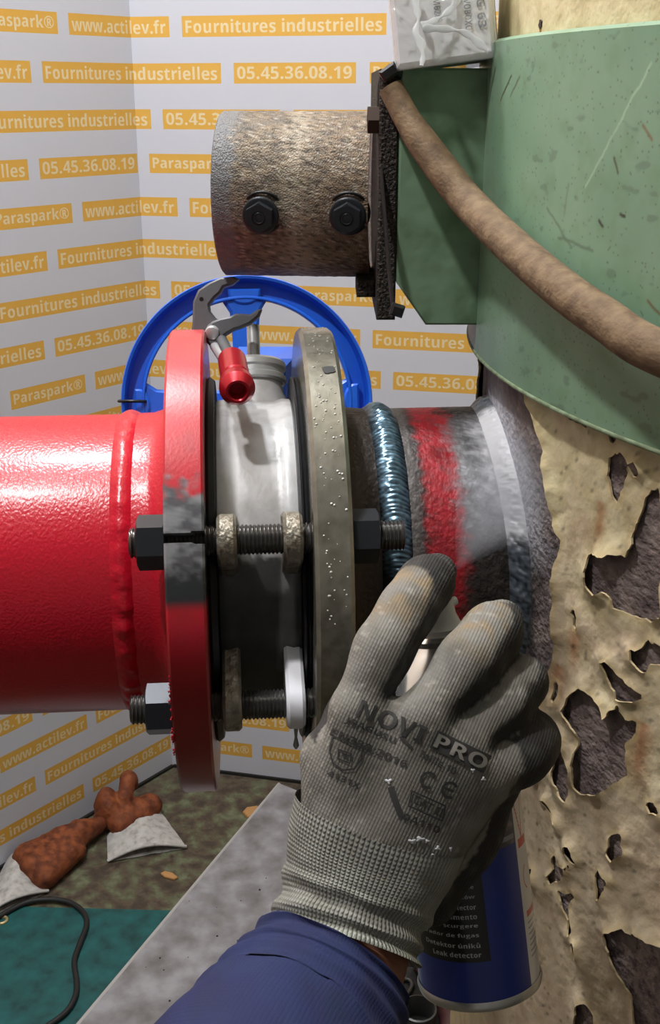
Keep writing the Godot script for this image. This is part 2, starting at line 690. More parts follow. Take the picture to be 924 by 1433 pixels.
func holes() -> Array:
	# outlines of the places where the paint has come off, as seen in the photograph, laid back onto the drum
	var px := [
		[858,639, 879,634, 889,639, 887,661, 876,684, 868,703, 863,687, 858,661],
		[930,684, 917,690, 910,697, 906,722, 892,748, 897,764, 884,780, 868,774, 858,780, 845,774, 832,777, 834,819, 845,828, 861,822, 869,835, 869,848, 897,860, 916,867, 940,857],
		[853,588, 868,592, 880,606, 872,612, 862,618, 856,605],
		[893,648, 903,645, 905,660, 897,665],
		[800,566, 822,578, 838,590, 832,594, 812,584, 800,574],
		[690,470, 740,530, 758,581, 768,620, 777,677, 783,729, 791,754, 788,793, 786,900, 779,925, 770,950, 764,1000, 752,1010, 735,990, 640,900, 600,700, 640,480],
		[782,954, 787,952, 785,980, 780,982],
		[823,963, 840,977, 850,986, 857,1005, 865,996, 876,987, 880,1005, 897,1009, 892,1026, 882,1036, 882,1082, 861,1095, 848,1107, 821,1107, 816,1091, 816,1019, 805,1009, 799,994, 802,977, 812,969],
		[787,1036, 798,1036, 799,1057, 809,1076, 800,1097, 798,1120, 791,1111, 785,1093, 782,1082],
		[854,925, 863,927, 871,942, 877,946, 886,958, 905,971, 909,975, 886,977, 873,973, 871,963, 861,950, 856,935],
		[894,908, 905,908, 915,896, 924,900, 940,905, 940,930, 915,925, 911,937, 896,923],
		[807,855, 813,855, 814,876, 809,878],
		[862,1168, 878,1166, 875,1178, 882,1191, 865,1199, 860,1191],
		[804,1181, 809,1186, 815,1207, 807,1202, 803,1191],
		[778,1198, 783,1197, 786,1212, 796,1215, 806,1210, 793,1226, 775,1235, 774,1226, 779,1218],
		[838,1220, 845,1218, 849,1226, 865,1231, 852,1236, 844,1257, 841,1234],
		[788,1244, 796,1252, 811,1251, 801,1260, 799,1268, 808,1302, 804,1307, 796,1273, 792,1260],
		[858,1304, 870,1300, 883,1296, 889,1305, 902,1300, 917,1310, 940,1325, 940,1450, 905,1450, 893,1400, 872,1345],
		[817,1404, 824,1402, 836,1418, 838,1450, 816,1450],
		[746,1215, 755,1216, 757,1231, 750,1243, 747,1234],
		[767,1120, 772,1120, 788,1152, 784,1150],
		[910,1124, 924,1120, 935,1140, 918,1132],
		[742,1012, 752,1040, 760,1075, 752,1080, 742,1050],
		[812,1316, 816,1320, 819,1346, 816,1340],
	]
	var out := []
	for h in px:
		var poly := PackedVector2Array()
		for i in h.size() / 2: poly.append(drum_uv(h[i * 2], h[i * 2 + 1]))
		out.append(poly)
	# and more of them further round, where the photograph does not reach
	for k in 16:
		var c := Vector2(rng.randf_range(0.315, 0.47), rng.randf_range(0.86, 1.28))
		var r := rng.randf_range(0.004, 0.017)
		var poly := PackedVector2Array()
		for i in 11:
			var a := TAU * i / 11.0
			poly.append(c + Vector2(cos(a) * rng.randf_range(0.4, 1.0), sin(a) * rng.randf_range(0.7, 1.6)) * r)
		out.append(poly)
	return out

func make_tank() -> void:
	var t := thing("tank", "tall cream tank with peeling paint over bare brown steel, right side of the photo", "tank", place(Vector3(TANK.x, 0, TANK.z)))
	STREAKS = [[drum_uv(848, 704), 0.032, 0.0065], [drum_uv(812, 878), 0.034, 0.008], [drum_uv(787, 930), 0.03, 0.012], [drum_uv(905, 1010), 0.05, 0.012]]
	var up := Transform3D(Basis(Vector3.BACK, PI / 2), Vector3.ZERO)   # lathe axis x -> y
	var pit := noise_tex(0.03, [], 10.0, FastNoiseLite.TYPE_SIMPLEX_SMOOTH, 5, 512, 3)
	var rust := noise_tex(0.02, [[0.0, "42383a"], [0.3, "7a6d70"], [0.5, "9c8e8a"], [0.75, "b0a29b"], [1.0, "beb0a6"]], 0.0, FastNoiseLite.TYPE_SIMPLEX_SMOOTH, 6, 512, 8)
	(rust.noise as FastNoiseLite).fractal_gain = 0.7
	var bare := mat("bare brown steel", Color("e6e0e0"), 0.85, 0.0, {"alb": rust, "uvs": Vector3(28.6, 9, 1), "nrm": pit, "ns": 0.8})
	obj("shell", lathe([Vector2(0, 0.001), Vector2(0, TANK_R), Vector2(2.3, TANK_R), Vector2(2.36, TANK_R - 0.1), Vector2(2.38, 0.001)], 128), bare, t, up)
	var pv := PackedVector3Array()
	var pc := PackedColorArray()
	var pi := PackedInt32Array()
	var pw := 150
	var ph := 112
	for j in ph + 1:
		for i in pw + 1:
			var u := Vector2(-0.18 + 0.003 * i, 1.005 + 0.003 * j)
			var q := Vector3(u.x, u.y, 0)
			var n1 := n3(q, 40.0)
			var n2 := n3(q + Vector3(0, 0, 3), 150.0)
			pv.append(drum_point(u, TANK_R + 0.0005 + 0.0003 * n2))
			var c := lin("564a4b").lerp(lin("8a7c78"), clampf(0.45 + n1 + 0.5 * n2, 0, 1))
			var d := u.distance_to(Vector2(0.02, 1.1726))
			var w := rad_to_deg(atan2(u.y - 1.1726, u.x - 0.02))
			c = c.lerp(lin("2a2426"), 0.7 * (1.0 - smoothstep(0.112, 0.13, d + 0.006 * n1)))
			var dust := (1.0 - smoothstep(0.118, 0.150, d + 0.010 * n1)) * smoothstep(12.0, 34.0, w) * (1.0 - smoothstep(80.0, 112.0, w)) * (0.85 + 0.4 * n2)
			c = c.lerp(lin("d8d9e4"), clampf(dust, 0, 0.95))
			pc.append(c)
	for j in ph:
		for i in pw:
			var a := j * (pw + 1) + i
			pi.append_array([a, a + pw + 1, a + 1, a + 1, a + pw + 1, a + pw + 2])
	obj("bare_steel", finish(pv, pi, pc, PackedVector2Array(), 180.0), mat("dusted bare steel", Color.WHITE, 0.8, 0.0, {"vc": true, "tri": 9.0, "nrm": pit, "ns": 1.0}), t)
	# the paint coat: a fine sheet with the holes cut out, its edges lifted and curled
	var cell := 0.0026
	var u0 := -0.34
	var u1 := 0.5
	var v0 := 0.80
	var v1 := 1.345
	var nx := int((u1 - u0) / cell)
	var ny := int((v1 - v0) / cell)
	var D := PackedFloat32Array()
	D.resize((nx + 1) * (ny + 1))
	D.fill(0.06)
	for poly in holes():
		var lo := Vector2(1e9, 1e9)
		var hi := -lo
		for p in poly:
			lo = lo.min(p)
			hi = hi.max(p)
		var m := 0.022
		for j in range(maxi(0, int((lo.y - m - v0) / cell)), mini(ny, int((hi.y + m - v0) / cell)) + 1):
			for i in range(maxi(0, int((lo.x - m - u0) / cell)), mini(nx, int((hi.x + m - u0) / cell)) + 1):
				var p := Vector2(u0 + i * cell, v0 + j * cell)
				var d := 1e9
				var n: int = poly.size()
				for k in n: d = minf(d, p.distance_squared_to(Geometry2D.get_closest_point_to_segment(p, poly[k], poly[(k + 1) % n])))
				d = sqrt(d)
				if Geometry2D.is_point_in_polygon(p, poly): d = -d
				d += n3(Vector3(p.x, p.y, 0), 110.0) * 0.0016 + n3(Vector3(p.x, p.y, 5), 330.0) * 0.0013 - 0.0008
				var at_ := j * (nx + 1) + i
				D[at_] = minf(D[at_], d)
	var V := PackedVector3Array()
	var C := PackedColorArray()
	var I := PackedInt32Array()
	var ids := {}
	var cut := []
	var grid_id := func(i: int, j: int) -> int:
		var key := j * (nx + 1) + i
		if not ids.has(key):
			ids[key] = V.size()
			var q := skin_vertex(Vector2(u0 + i * cell, v0 + j * cell), D[key])
			V.append(q[0])
			C.append(q[1])
		return ids[key]
	var cut_id := func(ka: int, kb: int) -> int:
		var key := Vector2i(mini(ka, kb), maxi(ka, kb))
		if not ids.has(key):
			ids[key] = V.size()
			var t_ := D[key.x] / (D[key.x] - D[key.y])
			var a := Vector2(u0 + (key.x % (nx + 1)) * cell, v0 + (key.x / (nx + 1)) * cell)
			var b := Vector2(u0 + (key.y % (nx + 1)) * cell, v0 + (key.y / (nx + 1)) * cell)
			var q := skin_vertex(a.lerp(b, t_), 0.0)
			V.append(q[0])
			C.append(q[1])
		return ids[key]
	for j in ny:
		for i in nx:
			var k00 := j * (nx + 1) + i
			var ks := [k00, k00 + 1, k00 + nx + 2, k00 + nx + 1]
			var cs := [Vector2i(i, j), Vector2i(i + 1, j), Vector2i(i + 1, j + 1), Vector2i(i, j + 1)]
			var loop := []
			var marks := []
			for q in 4:
				var a: int = ks[q]
				var b: int = ks[(q + 1) % 4]
				if D[a] > 0.0: loop.append(grid_id.call(cs[q].x, cs[q].y))
				if (D[a] > 0.0) != (D[b] > 0.0):
					var w: int = cut_id.call(a, b)
					loop.append(w)
					marks.append([w, D[a] > 0.0])
			# going counter-clockwise seen from outside: u to the right, v up
			for q in range(1, loop.size() - 1): I.append_array([loop[0], loop[q + 1], loop[q]])
			if marks.size() == 2: cut.append([marks[0][0], marks[1][0]] if marks[0][1] else [marks[1][0], marks[0][0]])
	# the broken edge: the coat is about a millimetre and a half thick
	var edge := lin("cdbb96")
	for s in cut:
		var m := V.size()
		for q in [s[0], s[1]]:
			var p := V[q]
			V.append(p)
			C.append(edge)
			var w := Vector3(p.x, 0, p.z).normalized()
			V.append(p - w * 0.0014)
			C.append(edge)
		I.append_array([m, m + 2, m + 1, m + 1, m + 2, m + 3])
	var dirt := noise_tex(0.015, [[0.0, "d4cec4"], [0.35, "ece8e0"], [0.6, "f8f6f2"], [1.0, "ffffff"]], 0.0, FastNoiseLite.TYPE_SIMPLEX_SMOOTH, 6, 512, 21)
	var fine := noise_tex(0.05, [], 5.0, FastNoiseLite.TYPE_SIMPLEX_SMOOTH, 4, 512, 9)
	var paint := mat("cream paint", Color.WHITE, 0.55, 0.0, {"alb": dirt, "uvs": Vector3(15.9, 5, 1), "vc": true, "nrm": fine, "ns": 0.2})
	var U := PackedVector2Array()
	for p in V: U.append(Vector2(atan2(p.z, -p.x) / TAU, p.y))
	obj("peeling_paint", finish(V, I, C, U, 180.0), paint, t).set_meta("label", "flaking cream paint with curled torn edges")
	# the sound coat above, below and round the back
	var cream := mat("sound cream paint", Color("d6caa4"), 0.55, 0.0, {"alb": dirt, "uvs": Vector3(15.9, 5, 1), "nrm": fine, "ns": 0.2})
	var R := TANK_R + 0.0022
	var a0 := rad_to_deg(u0 / TANK_R)
	var a1 := rad_to_deg(u1 / TANK_R)
	var coat := [[lathe([Vector2(v1 + 0.005, R), Vector2(2.3, R), Vector2(2.36, R - 0.1)], 128), up],
		[lathe([Vector2(0.02, R), Vector2(v0, R)], 128), up],
		[lathe([Vector2(v0, R), Vector2(v1, R)], 96, null, 35.0, 90.0 - a0, 450.0 - a1), up]]
	obj("paint_coat", joined(coat), cream, t)
	var hp := on_drum(757, 34, R) - Vector3(TANK.x, 0, TANK.z)
	var hb := Basis.looking_at(-Vector3(hp.x, 0, hp.z))
	var chip := disc_outline(0.0028, 12)
	for i in 12: chip[i] *= 0.7 + 0.4 * absf(sin(i * 1.9))
	obj("rust_chip", plate(chip, 0.0012, 0.0003), mat("rust chip", Color("3a2a1e"), 0.8), t, Transform3D(hb, hp))
	obj("rust_run", plate([Vector2(-0.0012, 0.0), Vector2(0.0014, 0.0), Vector2(0.0006, -0.012), Vector2(-0.0003, -0.017)], 0.0006, 0.0002), mat("rust run", Color("9a6a3e"), 0.8), t, Transform3D(hb, hp))

func skin_vertex(u: Vector2, d: float) -> Array:
	var q := Vector3(u.x, u.y, 0)
	var curl := clampf(0.35 + 0.9 * n3(q + Vector3(3, 1, 0), 22.0), 0.0, 1.0)
	var f := maxf(0.0, 1.0 - d / 0.016)
	var off := 0.0028 + 0.0008 * n3(q, 30.0) + 0.0005 * n3(q, 90.0) + 0.0080 * curl * f * f
	var k := clampf((u.y - 1.08) / 0.2 + 0.7 * n3(q, 9.0), 0.0, 1.0)
	var col := lin("c9b9a0").lerp(lin("dacfaa"), k)
	col = col.lerp(lin("cbb49f"), clampf(n3(q + Vector3(9, 0, 0), 16.0) * 1.3, 0.0, 0.6))
	# rust that has run down below the torn places
	for s in STREAKS:
		var w: Vector2 = s[0]
		var len_: float = s[1]
		var wid: float = s[2]
		var dx := absf(u.x - w.x + 0.003 * n3(q, 40.0))
		var dy := w.y - u.y
		if dx < wid and dy > 0.0 and dy < len_: col = col.lerp(lin("a8683c"), (1.0 - dx / wid) * minf(1.0, (1.0 - dy / len_) * 2.0) * 0.75)
	# specks of dirt
	var sp := n3(q + Vector3(0, 0, 7), 260.0)
	if sp > 0.42: col = col.lerp(lin("4a4038"), 0.6 * clampf((sp - 0.42) * 8.0, 0.0, 1.0))
	# torn edges show the yellowed underside of the coat
	if d < 0.003: col = col.lerp(lin("cdb98c"), 0.5)
	return [drum_point(u, TANK_R + off), col]

var STREAKS := []

func make_band() -> void:
	var t := thing("steel_collar", "green painted steel collar ring round the upper tank with a box bracket", "collar", place(Vector3(TANK.x, 1.325, TANK.z)))
	var up := Transform3D(Basis(Vector3.BACK, PI / 2), Vector3.ZERO)
	var h := 0.208
	# worn green paint: print of scratches and scuffs
	var W := 1600
	var H := 256
	var im := Image.create_empty(W, H, false, Image.FORMAT_RGB8)
	var base := Color("73937a")
	for y in H:
		for x in W:
			var q := Vector3(x, y, 0)
			var c := base.lerp(Color("7e9c83"), clampf(0.5 + n3(q, 0.012), 0, 1))
			c = c.lerp(Color("6c8a6a"), clampf(n3(q + Vector3(0, 900, 0), 0.03) * 0.9, 0, 0.5))
			var sc := n3(Vector3(x * 0.6, y * 1.2, 40), 0.05)
			if sc > 0.4: c = c.lerp(Color("586b5c"), clampf((sc - 0.4) * 4.0, 0, 0.4))
			var sp := n3(Vector3(x, y, 80), 0.35)
			if sp > 0.55: c = c.lerp(Color("43483f"), 0.6)
			im.set_pixel(x, y, c)
	var stroke := func(a: Vector2, b: Vector2, wd: float, c: Color, s: float):
		var n := int(a.distance_to(b) * 2)
		for i in n + 1:
			var p := a.lerp(b, float(i) / n) + Vector2(n3(Vector3(i, a.x, 0), 0.02), n3(Vector3(i, a.y, 9), 0.02)) * 2.0
			for dy in range(-2, 3):
				for dx in range(-2, 3):
					var X := int(p.x) + dx
					var Y := int(p.y) + dy
					if X < 0 or Y < 0 or X >= W or Y >= H: continue
					var f := clampf(wd - p.distance_to(Vector2(X, Y)), 0, 1) * s
					im.set_pixel(X, Y, im.get_pixel(X, Y).lerp(c, f))
	var spot := func(x: float, y: float) -> Vector2:     # a pixel of the photograph -> the print
		var u := drum_uv(x, y, BAND_R)
		return Vector2((u.x + 0.5) / 1.25 * W, (1.533 - u.y) / h * H)
	for s in [[912, 85, 870, 165, "9fbb9e", 0.7], [870, 165, 818, 262, "9cb89b", 0.6], [700, 140, 716, 105, "4a4f3c", 0.8], [714, 134, 728, 104, "5c6450", 0.6], [795, 255, 790, 300, "6d7f68", 0.5], [780, 330, 830, 350, "5f7360", 0.6], [765, 290, 800, 345, "5f7360", 0.5], [900, 175, 912, 195, "7a6a50", 0.8], [858, 220, 864, 240, "4a4f40", 0.7], [838, 308, 843, 316, "30342c", 0.9], [868, 299, 874, 302, "33362e", 0.9], [905, 420, 922, 440, "6a5a40", 0.6], [740, 20, 741, 30, "6a5a40", 0.5]]:
		stroke.call(spot.call(s[0], s[1]), spot.call(s[2], s[3]), 1.3, Color(s[4]), s[5] * 0.8)
	var green := mat("worn green paint", Color.WHITE, 0.36, 0.0, {"alb": ImageTexture.create_from_image(im), "nrm": null})
	var ring := lathe([Vector2(0.003, TANK_R + 0.003), Vector2(0.0, BAND_R - 0.002), Vector2(0.002, BAND_R), Vector2(h - 0.002, BAND_R), Vector2(h, BAND_R - 0.003), Vector2(h, TANK_R + 0.003)], 160, null, 20.0, -60.0, 150.0)
	# lay the print out: u along the arc, v down
	var st := ring.surface_get_arrays(0)
	var uv := PackedVector2Array()
	for p in st[Mesh.ARRAY_VERTEX]:
		var phi := wrapf(90.0 - rad_to_deg(atan2(p.y, p.z)), -180.0, 180.0)
		uv.append(Vector2((deg_to_rad(phi) * BAND_R + 0.5) / 1.25, 1.0 - p.x / h))
	st[Mesh.ARRAY_TEX_UV] = uv
	var rm := ArrayMesh.new()
	rm.add_surface_from_arrays(Mesh.PRIMITIVE_TRIANGLES, st)
	obj("ring_plate", rm, green, t, up)
	var lip := []
	for i in 61:
		var a := deg_to_rad(-50.0 + 130.0 * i / 60.0)
		lip.append(Vector3(-cos(a) * (BAND_R - 0.0005), 0.0012, sin(a) * (BAND_R - 0.0005)))
	obj("worn_edge", tube(lip, [0.0016], 8), mat("worn pale edge", Color("9fb39c"), 0.5, 0.0, {"tri": 9.0, "alb": noise_tex(0.03, [[0.0, "6a6a58"], [0.45, "c8ccb8"], [1.0, "ffffff"]], 0.0, FastNoiseLite.TYPE_SIMPLEX_SMOOTH, 4, 256, 35)}), t)
	# the box bracket: its front face looks to the camera; lower left corner is cut
	var g2 := mat("green paint", Color("7d9a80"), 0.45, 0.0, {"nrm": noise_tex(0.02, [], 4.0, FastNoiseLite.TYPE_SIMPLEX_SMOOTH, 2, 512, 31), "ns": 0.3, "tri": 4.0, "alb": noise_tex(0.01, [[0.0, "a8b0a0"], [0.45, "e8ece4"], [1.0, "ffffff"]], 0.0, FastNoiseLite.TYPE_SIMPLEX_SMOOTH, 5, 512, 33)})
	var yc := 1.325
	var box := plate([Vector2(0.0465, 1.516 - yc), Vector2(0.0465, 1.376 - yc), Vector2(0.068, 1.346 - yc), Vector2(0.145, 1.346 - yc), Vector2(0.145, 1.516 - yc)], 0.17, 0.0015)
	obj("bracket_box", box, g2, t, Transform3D(Basis(), Vector3(-TANK.x, 0, -0.88 - TANK.z)))
	# a weld seam where the box meets the ring
	var seam := []
	var rad := []
	for i in 12:
		seam.append(Vector3(0.1065 - TANK.x + 0.0006 * i, 1.516 - yc - 0.0155 * i, -0.792 - TANK.z))
		rad.append(0.003 + 0.0008 * sin(i * 2.1))
	obj("weld_seam", tube(seam, rad, 10), g2, t)

# ------------------------------------------------------------------ pipes, flanges, valve

func on_pipe(s: float) -> Transform3D:
	return pipe_at.translated_local(Vector3(s, 0, 0))

func blend(x: float, a: float, b: float) -> float:      # 0 at a, 1 at b, smooth
	return smoothstep(a, b, x)

func elev(a: float) -> float:
	return wrapf(a, -180.0, 180.0)

func make_red_pipe() -> void:
	var t := thing("red_pipe", "glossy red painted pipe with a welded flange, coming in from the left", "pipe", on_pipe(-0.113))
	var sh := place(Vector3(0.113, 0, 0))
	var peel := noise_tex(0.075, [], 2.0, FastNoiseLite.TYPE_SIMPLEX_SMOOTH, 2, 512, 4)
	var red := mat("red paint", Color("be0e28"), 0.3, 0.0, {"nrm": peel, "tri": 9.0, "ns": 0.55, "coat": 0.12, "cr": 0.2})
	var R := 0.1095
	obj("pipe", lathe([Vector2(-1.3, 0.095), Vector2(-1.3, R), Vector2(-0.9, R), Vector2(-0.5, R), Vector2(-0.155, R), Vector2(-0.13, R)], 120), red, t, sh)
	# weld bead, lumpier towards the bottom
	var prof := []
	for i in 9: prof.append(Vector2(-0.153 + 0.016 * i / 8.0, R + 0.0032 * sin(PI * i / 8.0) - 0.0004))
	var bead := func(x: float, a: float, r: float) -> Array:
		var w := elev(a)
		var rough := 0.35 + 0.65 * blend(-w, -40.0, 10.0)
		var ripple := pow(absf(sin(deg_to_rad(a * 21.0 + x * 3000.0))), 2.0)
		var q := Vector3(x * 60.0, a * 0.12, 0)
		var k := (r - R + 0.0004) / 0.0032
		return [r + k * rough * (0.0012 * ripple + 0.0022 * nz.get_noise_3dv(q)), Color.WHITE]
	obj("weld_bead", lathe(prof, 540, bead, 180.0), red, t, sh)
	obj("flange_neck", lathe([Vector2(-0.139, R + 0.0005), Vector2(-0.128, R + 0.0008), Vector2(-0.121, R + 0.003), Vector2(-0.116, R + 0.009), Vector2(-0.113, R + 0.014)], 96), red, t, sh)
	# flange rim: red, with a scraped dark patch round a saw slit by the upper stud
	var m := mat("flange paint", Color.WHITE, 0.36, 0.0, {"vc": true, "nrm": peel, "tri": 9.0, "ns": 0.13, "coat": 0.35, "cr": 0.15})
	var shade := func(x: float, a: float, r: float) -> Array:
		var w := elev(a)
		var n := nz.get_noise_3dv(Vector3(x * 90.0, w * 0.25, 2.0))
		var c := lin("c9182c")
		c = c.lerp(lin("b8242f"), clampf(0.5 + nz.get_noise_3dv(Vector3(x * 40.0, w * 0.1, 8.0)), 0, 1))
		var bare := blend(w, 11.5, 14.5) * (1.0 - blend(w + n * 5.0, 35.5, 40.0))
		var steel := lin("55565a").lerp(lin("8b8c90"), clampf(0.45 + 1.6 * nz.get_noise_3dv(Vector3(x * 60.0, w * 0.35, 5.0)) + (0.35 if w > 18.0 and w < 25.5 and x < -0.104 else 0.0), 0, 1))
		if w < 22.0: steel = steel.lerp(lin("2e2f33"), blend(22.0 - w + n * 4.0, 0.0, 3.5))
		c = c.lerp(steel, bare)
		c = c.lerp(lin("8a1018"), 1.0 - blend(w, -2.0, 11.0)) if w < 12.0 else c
		# slit
		var half := 0.75 + 0.35 * (x + 0.113) / 0.0245
		if absf(w - 27.0) < half and r > 0.15:
			return [r - 0.014, lin("0c0c0d")]
		return [r, c]
	var prof2 := [Vector2(-0.113, 0.1), Vector2(-0.113, 0.1685), Vector2(-0.1115, 0.17)]
	for i in 9: prof2.append(Vector2(-0.1115 + 0.0215 * (i + 1) / 10.0, 0.17))
	prof2.append_array([Vector2(-0.09, 0.17), Vector2(-0.0885, 0.1685), Vector2(-0.0885, 0.1)])
	obj("flange", lathe(prof2, 1080, shade, 35.0), m, t, sh)
	var dk := mat("dark gasket", Color("222326"), 0.5, 0.2)
	obj("gasket", lathe([Vector2(-0.0885, 0.1), Vector2(-0.0885, 0.134), Vector2(-0.0865, 0.1355), Vector2(-0.0845, 0.134), Vector2(-0.0828, 0.1325), Vector2(-0.0828, 0.1)], 96), dk, t, sh)
	# red paint beads where the flange edge was brushed
	var crumbs := []
	var s := SphereMesh.new()
	s.radius = 1.0
	s.height = 2.0
	s.radial_segments = 8
	s.rings = 4
	for i in 40:
		var w := deg_to_rad(rng.randf_range(-26.0, -2.0))
		crumbs.append([s, Transform3D(Basis().scaled(Vector3.ONE * rng.randf_range(0.0003, 0.001)), Vector3(-0.113 + rng.randf_range(-0.001, 0.0005), 0.1693 * sin(w), 0.1693 * cos(w)))])
	obj("paint_crumbs", joined(crumbs), red, t, sh).set_meta("kind", "stuff")

func make_stub() -> void:
	var t := thing("pipe_stub", "bare steel pipe stub with a raw flange, welded to the tank and part sprayed white", "pipe", on_pipe(0.002))
	var sh := place(Vector3(-0.002, 0, 0))
	var wet := noise_tex(0.09, [], 4.0, FastNoiseLite.TYPE_CELLULAR, 1, 512, 14)
	var film := noise_tex(0.02, [[0.0, "aaa89e"], [0.5, "d2d0c8"], [1.0, "f0eee8"]], 0.0, FastNoiseLite.TYPE_SIMPLEX_SMOOTH, 5, 512, 15)
	var raw := mat("raw steel", Color("b4b2aa"), 0.26, 0.65, {"alb": film, "tri": 8.0, "nrm": noise_tex(0.04, [], 2.5, FastNoiseLite.TYPE_SIMPLEX_SMOOTH, 3, 512, 16), "ns": 0.2})
	obj("flange", lathe([Vector2(-0.022, 0.1), Vector2(-0.022, 0.1675), Vector2(-0.0195, 0.17), Vector2(-0.0005, 0.17), Vector2(0.002, 0.168), Vector2(0.002, 0.1)], 160), raw, t, sh)
	# drops of liquid on the rim
	var s := SphereMesh.new()
	s.radius = 1.0
	s.height = 2.0
	s.radial_segments = 10
	s.rings = 5
	var drops := []
	for i in 110:
		var w := deg_to_rad(rng.randf_range(8.0, 100.0))
		var k := rng.randf_range(0.0003, 0.0009)
		if i % 19 == 0: k *= 1.7
		var b := Basis(Vector3.RIGHT, -w) * Basis().scaled(Vector3(k, k, k * 0.35))
		drops.append([s, Transform3D(b, Vector3(rng.randf_range(-0.0185, -0.0015), 0.1701 * sin(w), 0.1701 * cos(w)))])
	var water := mat("water drop", Color(0.86, 0.86, 0.84), 0.12, 0.0)
	obj("liquid_drops", joined(drops), water, t, sh).set_meta("kind", "stuff")
	# a black punched mark on the rim
	var mk := disc_outline(0.0045, 14)
	for i in 14: mk[i] *= 0.75 + 0.35 * absf(sin(i * 2.3))
	var wa := deg_to_rad(68.0)
	obj("punch_mark", plate(mk, 0.0006, 0.0002), mat("soot", Color("161616"), 0.5), t, Transform3D(Basis(Vector3.RIGHT, -wa), Vector3(-0.008, 0.1702 * sin(wa), 0.1702 * cos(wa))) * Transform3D())
	var R := 0.1095
	var grit := noise_tex(0.05, [], 6.0, FastNoiseLite.TYPE_SIMPLEX_SMOOTH, 5, 512, 18)
	var burnt := mat("scorched steel", Color.WHITE, 0.55, 0.08, {"vc": true, "tri": 8.0, "nrm": grit, "ns": 0.55})
	obj("flange_neck", lathe([Vector2(0.002, R + 0.014), Vector2(0.006, R + 0.006), Vector2(0.012, R + 0.0018), Vector2(0.03, R)], 96, func(x, a, r): return [r, lin("4a3a2c").lerp(lin("1e1a18"), blend(x, 0.008, 0.024))]), burnt, t, sh)
	# the heat-tinted weld
	var prof := []
	for i in 13: prof.append(Vector2(0.0255 + 0.022 * i / 12.0, R + 0.0042 * sin(PI * i / 12.0) - 0.0003))
	var bead := func(x: float, a: float, r: float) -> Array:
		var k := (r - R + 0.0003) / 0.0042
		var u := (x - 0.0365) / 0.011
		var ph := a * 1.15 + 2.2 * u * u + 1.5 * nz.get_noise_1d(a * 0.15)
		var rip := pow(absf(sin(PI * ph * 0.5)), 1.5)
		var c := lin("2c3440").lerp(lin("8fb2c8"), clampf(0.45 + 0.5 * rip - 0.5 * absf(u) + 0.5 * nz.get_noise_2d(x * 200.0, a * 0.3), 0, 1))
		c = c.lerp(lin("241f1e"), blend(absf(u), 0.72, 1.0))
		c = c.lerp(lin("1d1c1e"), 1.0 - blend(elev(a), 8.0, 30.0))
		return [r + k * (0.0011 * rip + 0.0012 * nz.get_noise_2d(x * 120.0, a * 0.2)), c]
	var tint := mat("heat tinted weld", Color.WHITE, 0.28, 0.8, {"vc": true})
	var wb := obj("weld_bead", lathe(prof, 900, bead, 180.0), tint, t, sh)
	wb.set_meta("label", "rippled weld bead tinted blue by heat")
	# the stub itself: scorched edge, red primer band, white developer near the tank
	var skin := func(x: float, a: float, r: float) -> Array:
		var w := elev(a)
		var q := Vector3(x * 100.0, w * 0.2, 0)
		var n := nz.get_noise_3dv(q * 0.9)
		var n2 := nz.get_noise_3dv(q * 4.0)
		var c := lin("1e1b1a").lerp(lin("3a3331"), clampf(0.5 + n + 0.5 * n2, 0, 1))
		c = c.lerp(lin("6a6462"), 0.6 * (1.0 - blend(absf(x - 0.049 + 0.002 * n), 0.003, 0.006)))
		var lo := 0.058 + 0.004 * n - 0.0002 * (w - 20.0) * 0.0
		var band := blend(x, lo - 0.004, lo + 0.003) * (1.0 - blend(x + 0.006 * n, 0.078, 0.088))
		c = c.lerp(lin("a81c28").lerp(lin("74141c"), clampf(0.3 + 0.7 * n, 0, 1)), band * (0.92 if n2 < 0.42 else 0.45))
		c = c.lerp(lin("eef0f8"), developer(x, w, n, n2))
		return [r + 0.0004 * n2, c]
	var pr := []
	for i in 44: pr.append(Vector2(0.046 + 0.108 * i / 43.0, R))
	obj("stub_pipe", lathe(pr, 420, skin, 180.0), burnt, t, sh)
	# the saddle weld along the tank wall
	var V := PackedVector3Array()
	var C := PackedColorArray()
	var I := PackedInt32Array()
	var n := 720
	var inv := on_pipe(0.0).affine_inverse()
	for k in n:
		var a := TAU * k / n
		var w := elev(rad_to_deg(a))
		# where the pipe wall meets the drum
		var d := Vector3(0, sin(a), cos(a))
		var p := on_pipe(0.0) * (d * R)
		var u := on_pipe(0.0).basis.x
		var o := Vector2(p.x - TANK.x, p.z - TANK.z)
		var g := Vector2(u.x, u.z)
		var bb := o.dot(g)
		var x := -bb - sqrt(maxf(bb * bb - (o.length_squared() - TANK_R * TANK_R), 0.0))
		for i in 9:
			var f := i / 8.0
			var rip := pow(absf(sin(deg_to_rad(w * 26.0 + f * 160.0))), 1.5)
			var nn := nz.get_noise_2d(w * 0.35, f * 6.0)
			var rise := 0.009 * f * f + 0.0034 * sin(PI * f) * (1.0 + 0.25 * rip + 0.5 * nn) - 0.0005
			var xx := x - 0.0135 * (1.0 - f) + 0.001
			V.append(d * (R + rise) + Vector3(xx, 0, 0))
			var c := lin("1c2028").lerp(lin("76808c"), clampf(0.25 + 0.4 * rip * (1.0 - absf(f - 0.5)) + 0.6 * nn, 0, 1))
			c = c.lerp(lin("f2f4fb"), clampf(developer(x + 0.002, w, nn, 0.0) * 1.25, 0, 1))
			C.append(c)
	for k in n:
		for i in 8:
			var a := k * 9 + i
			var b := ((k + 1) % n) * 9 + i
			I.append_array([a, b, a + 1, b, b + 1, a + 1])
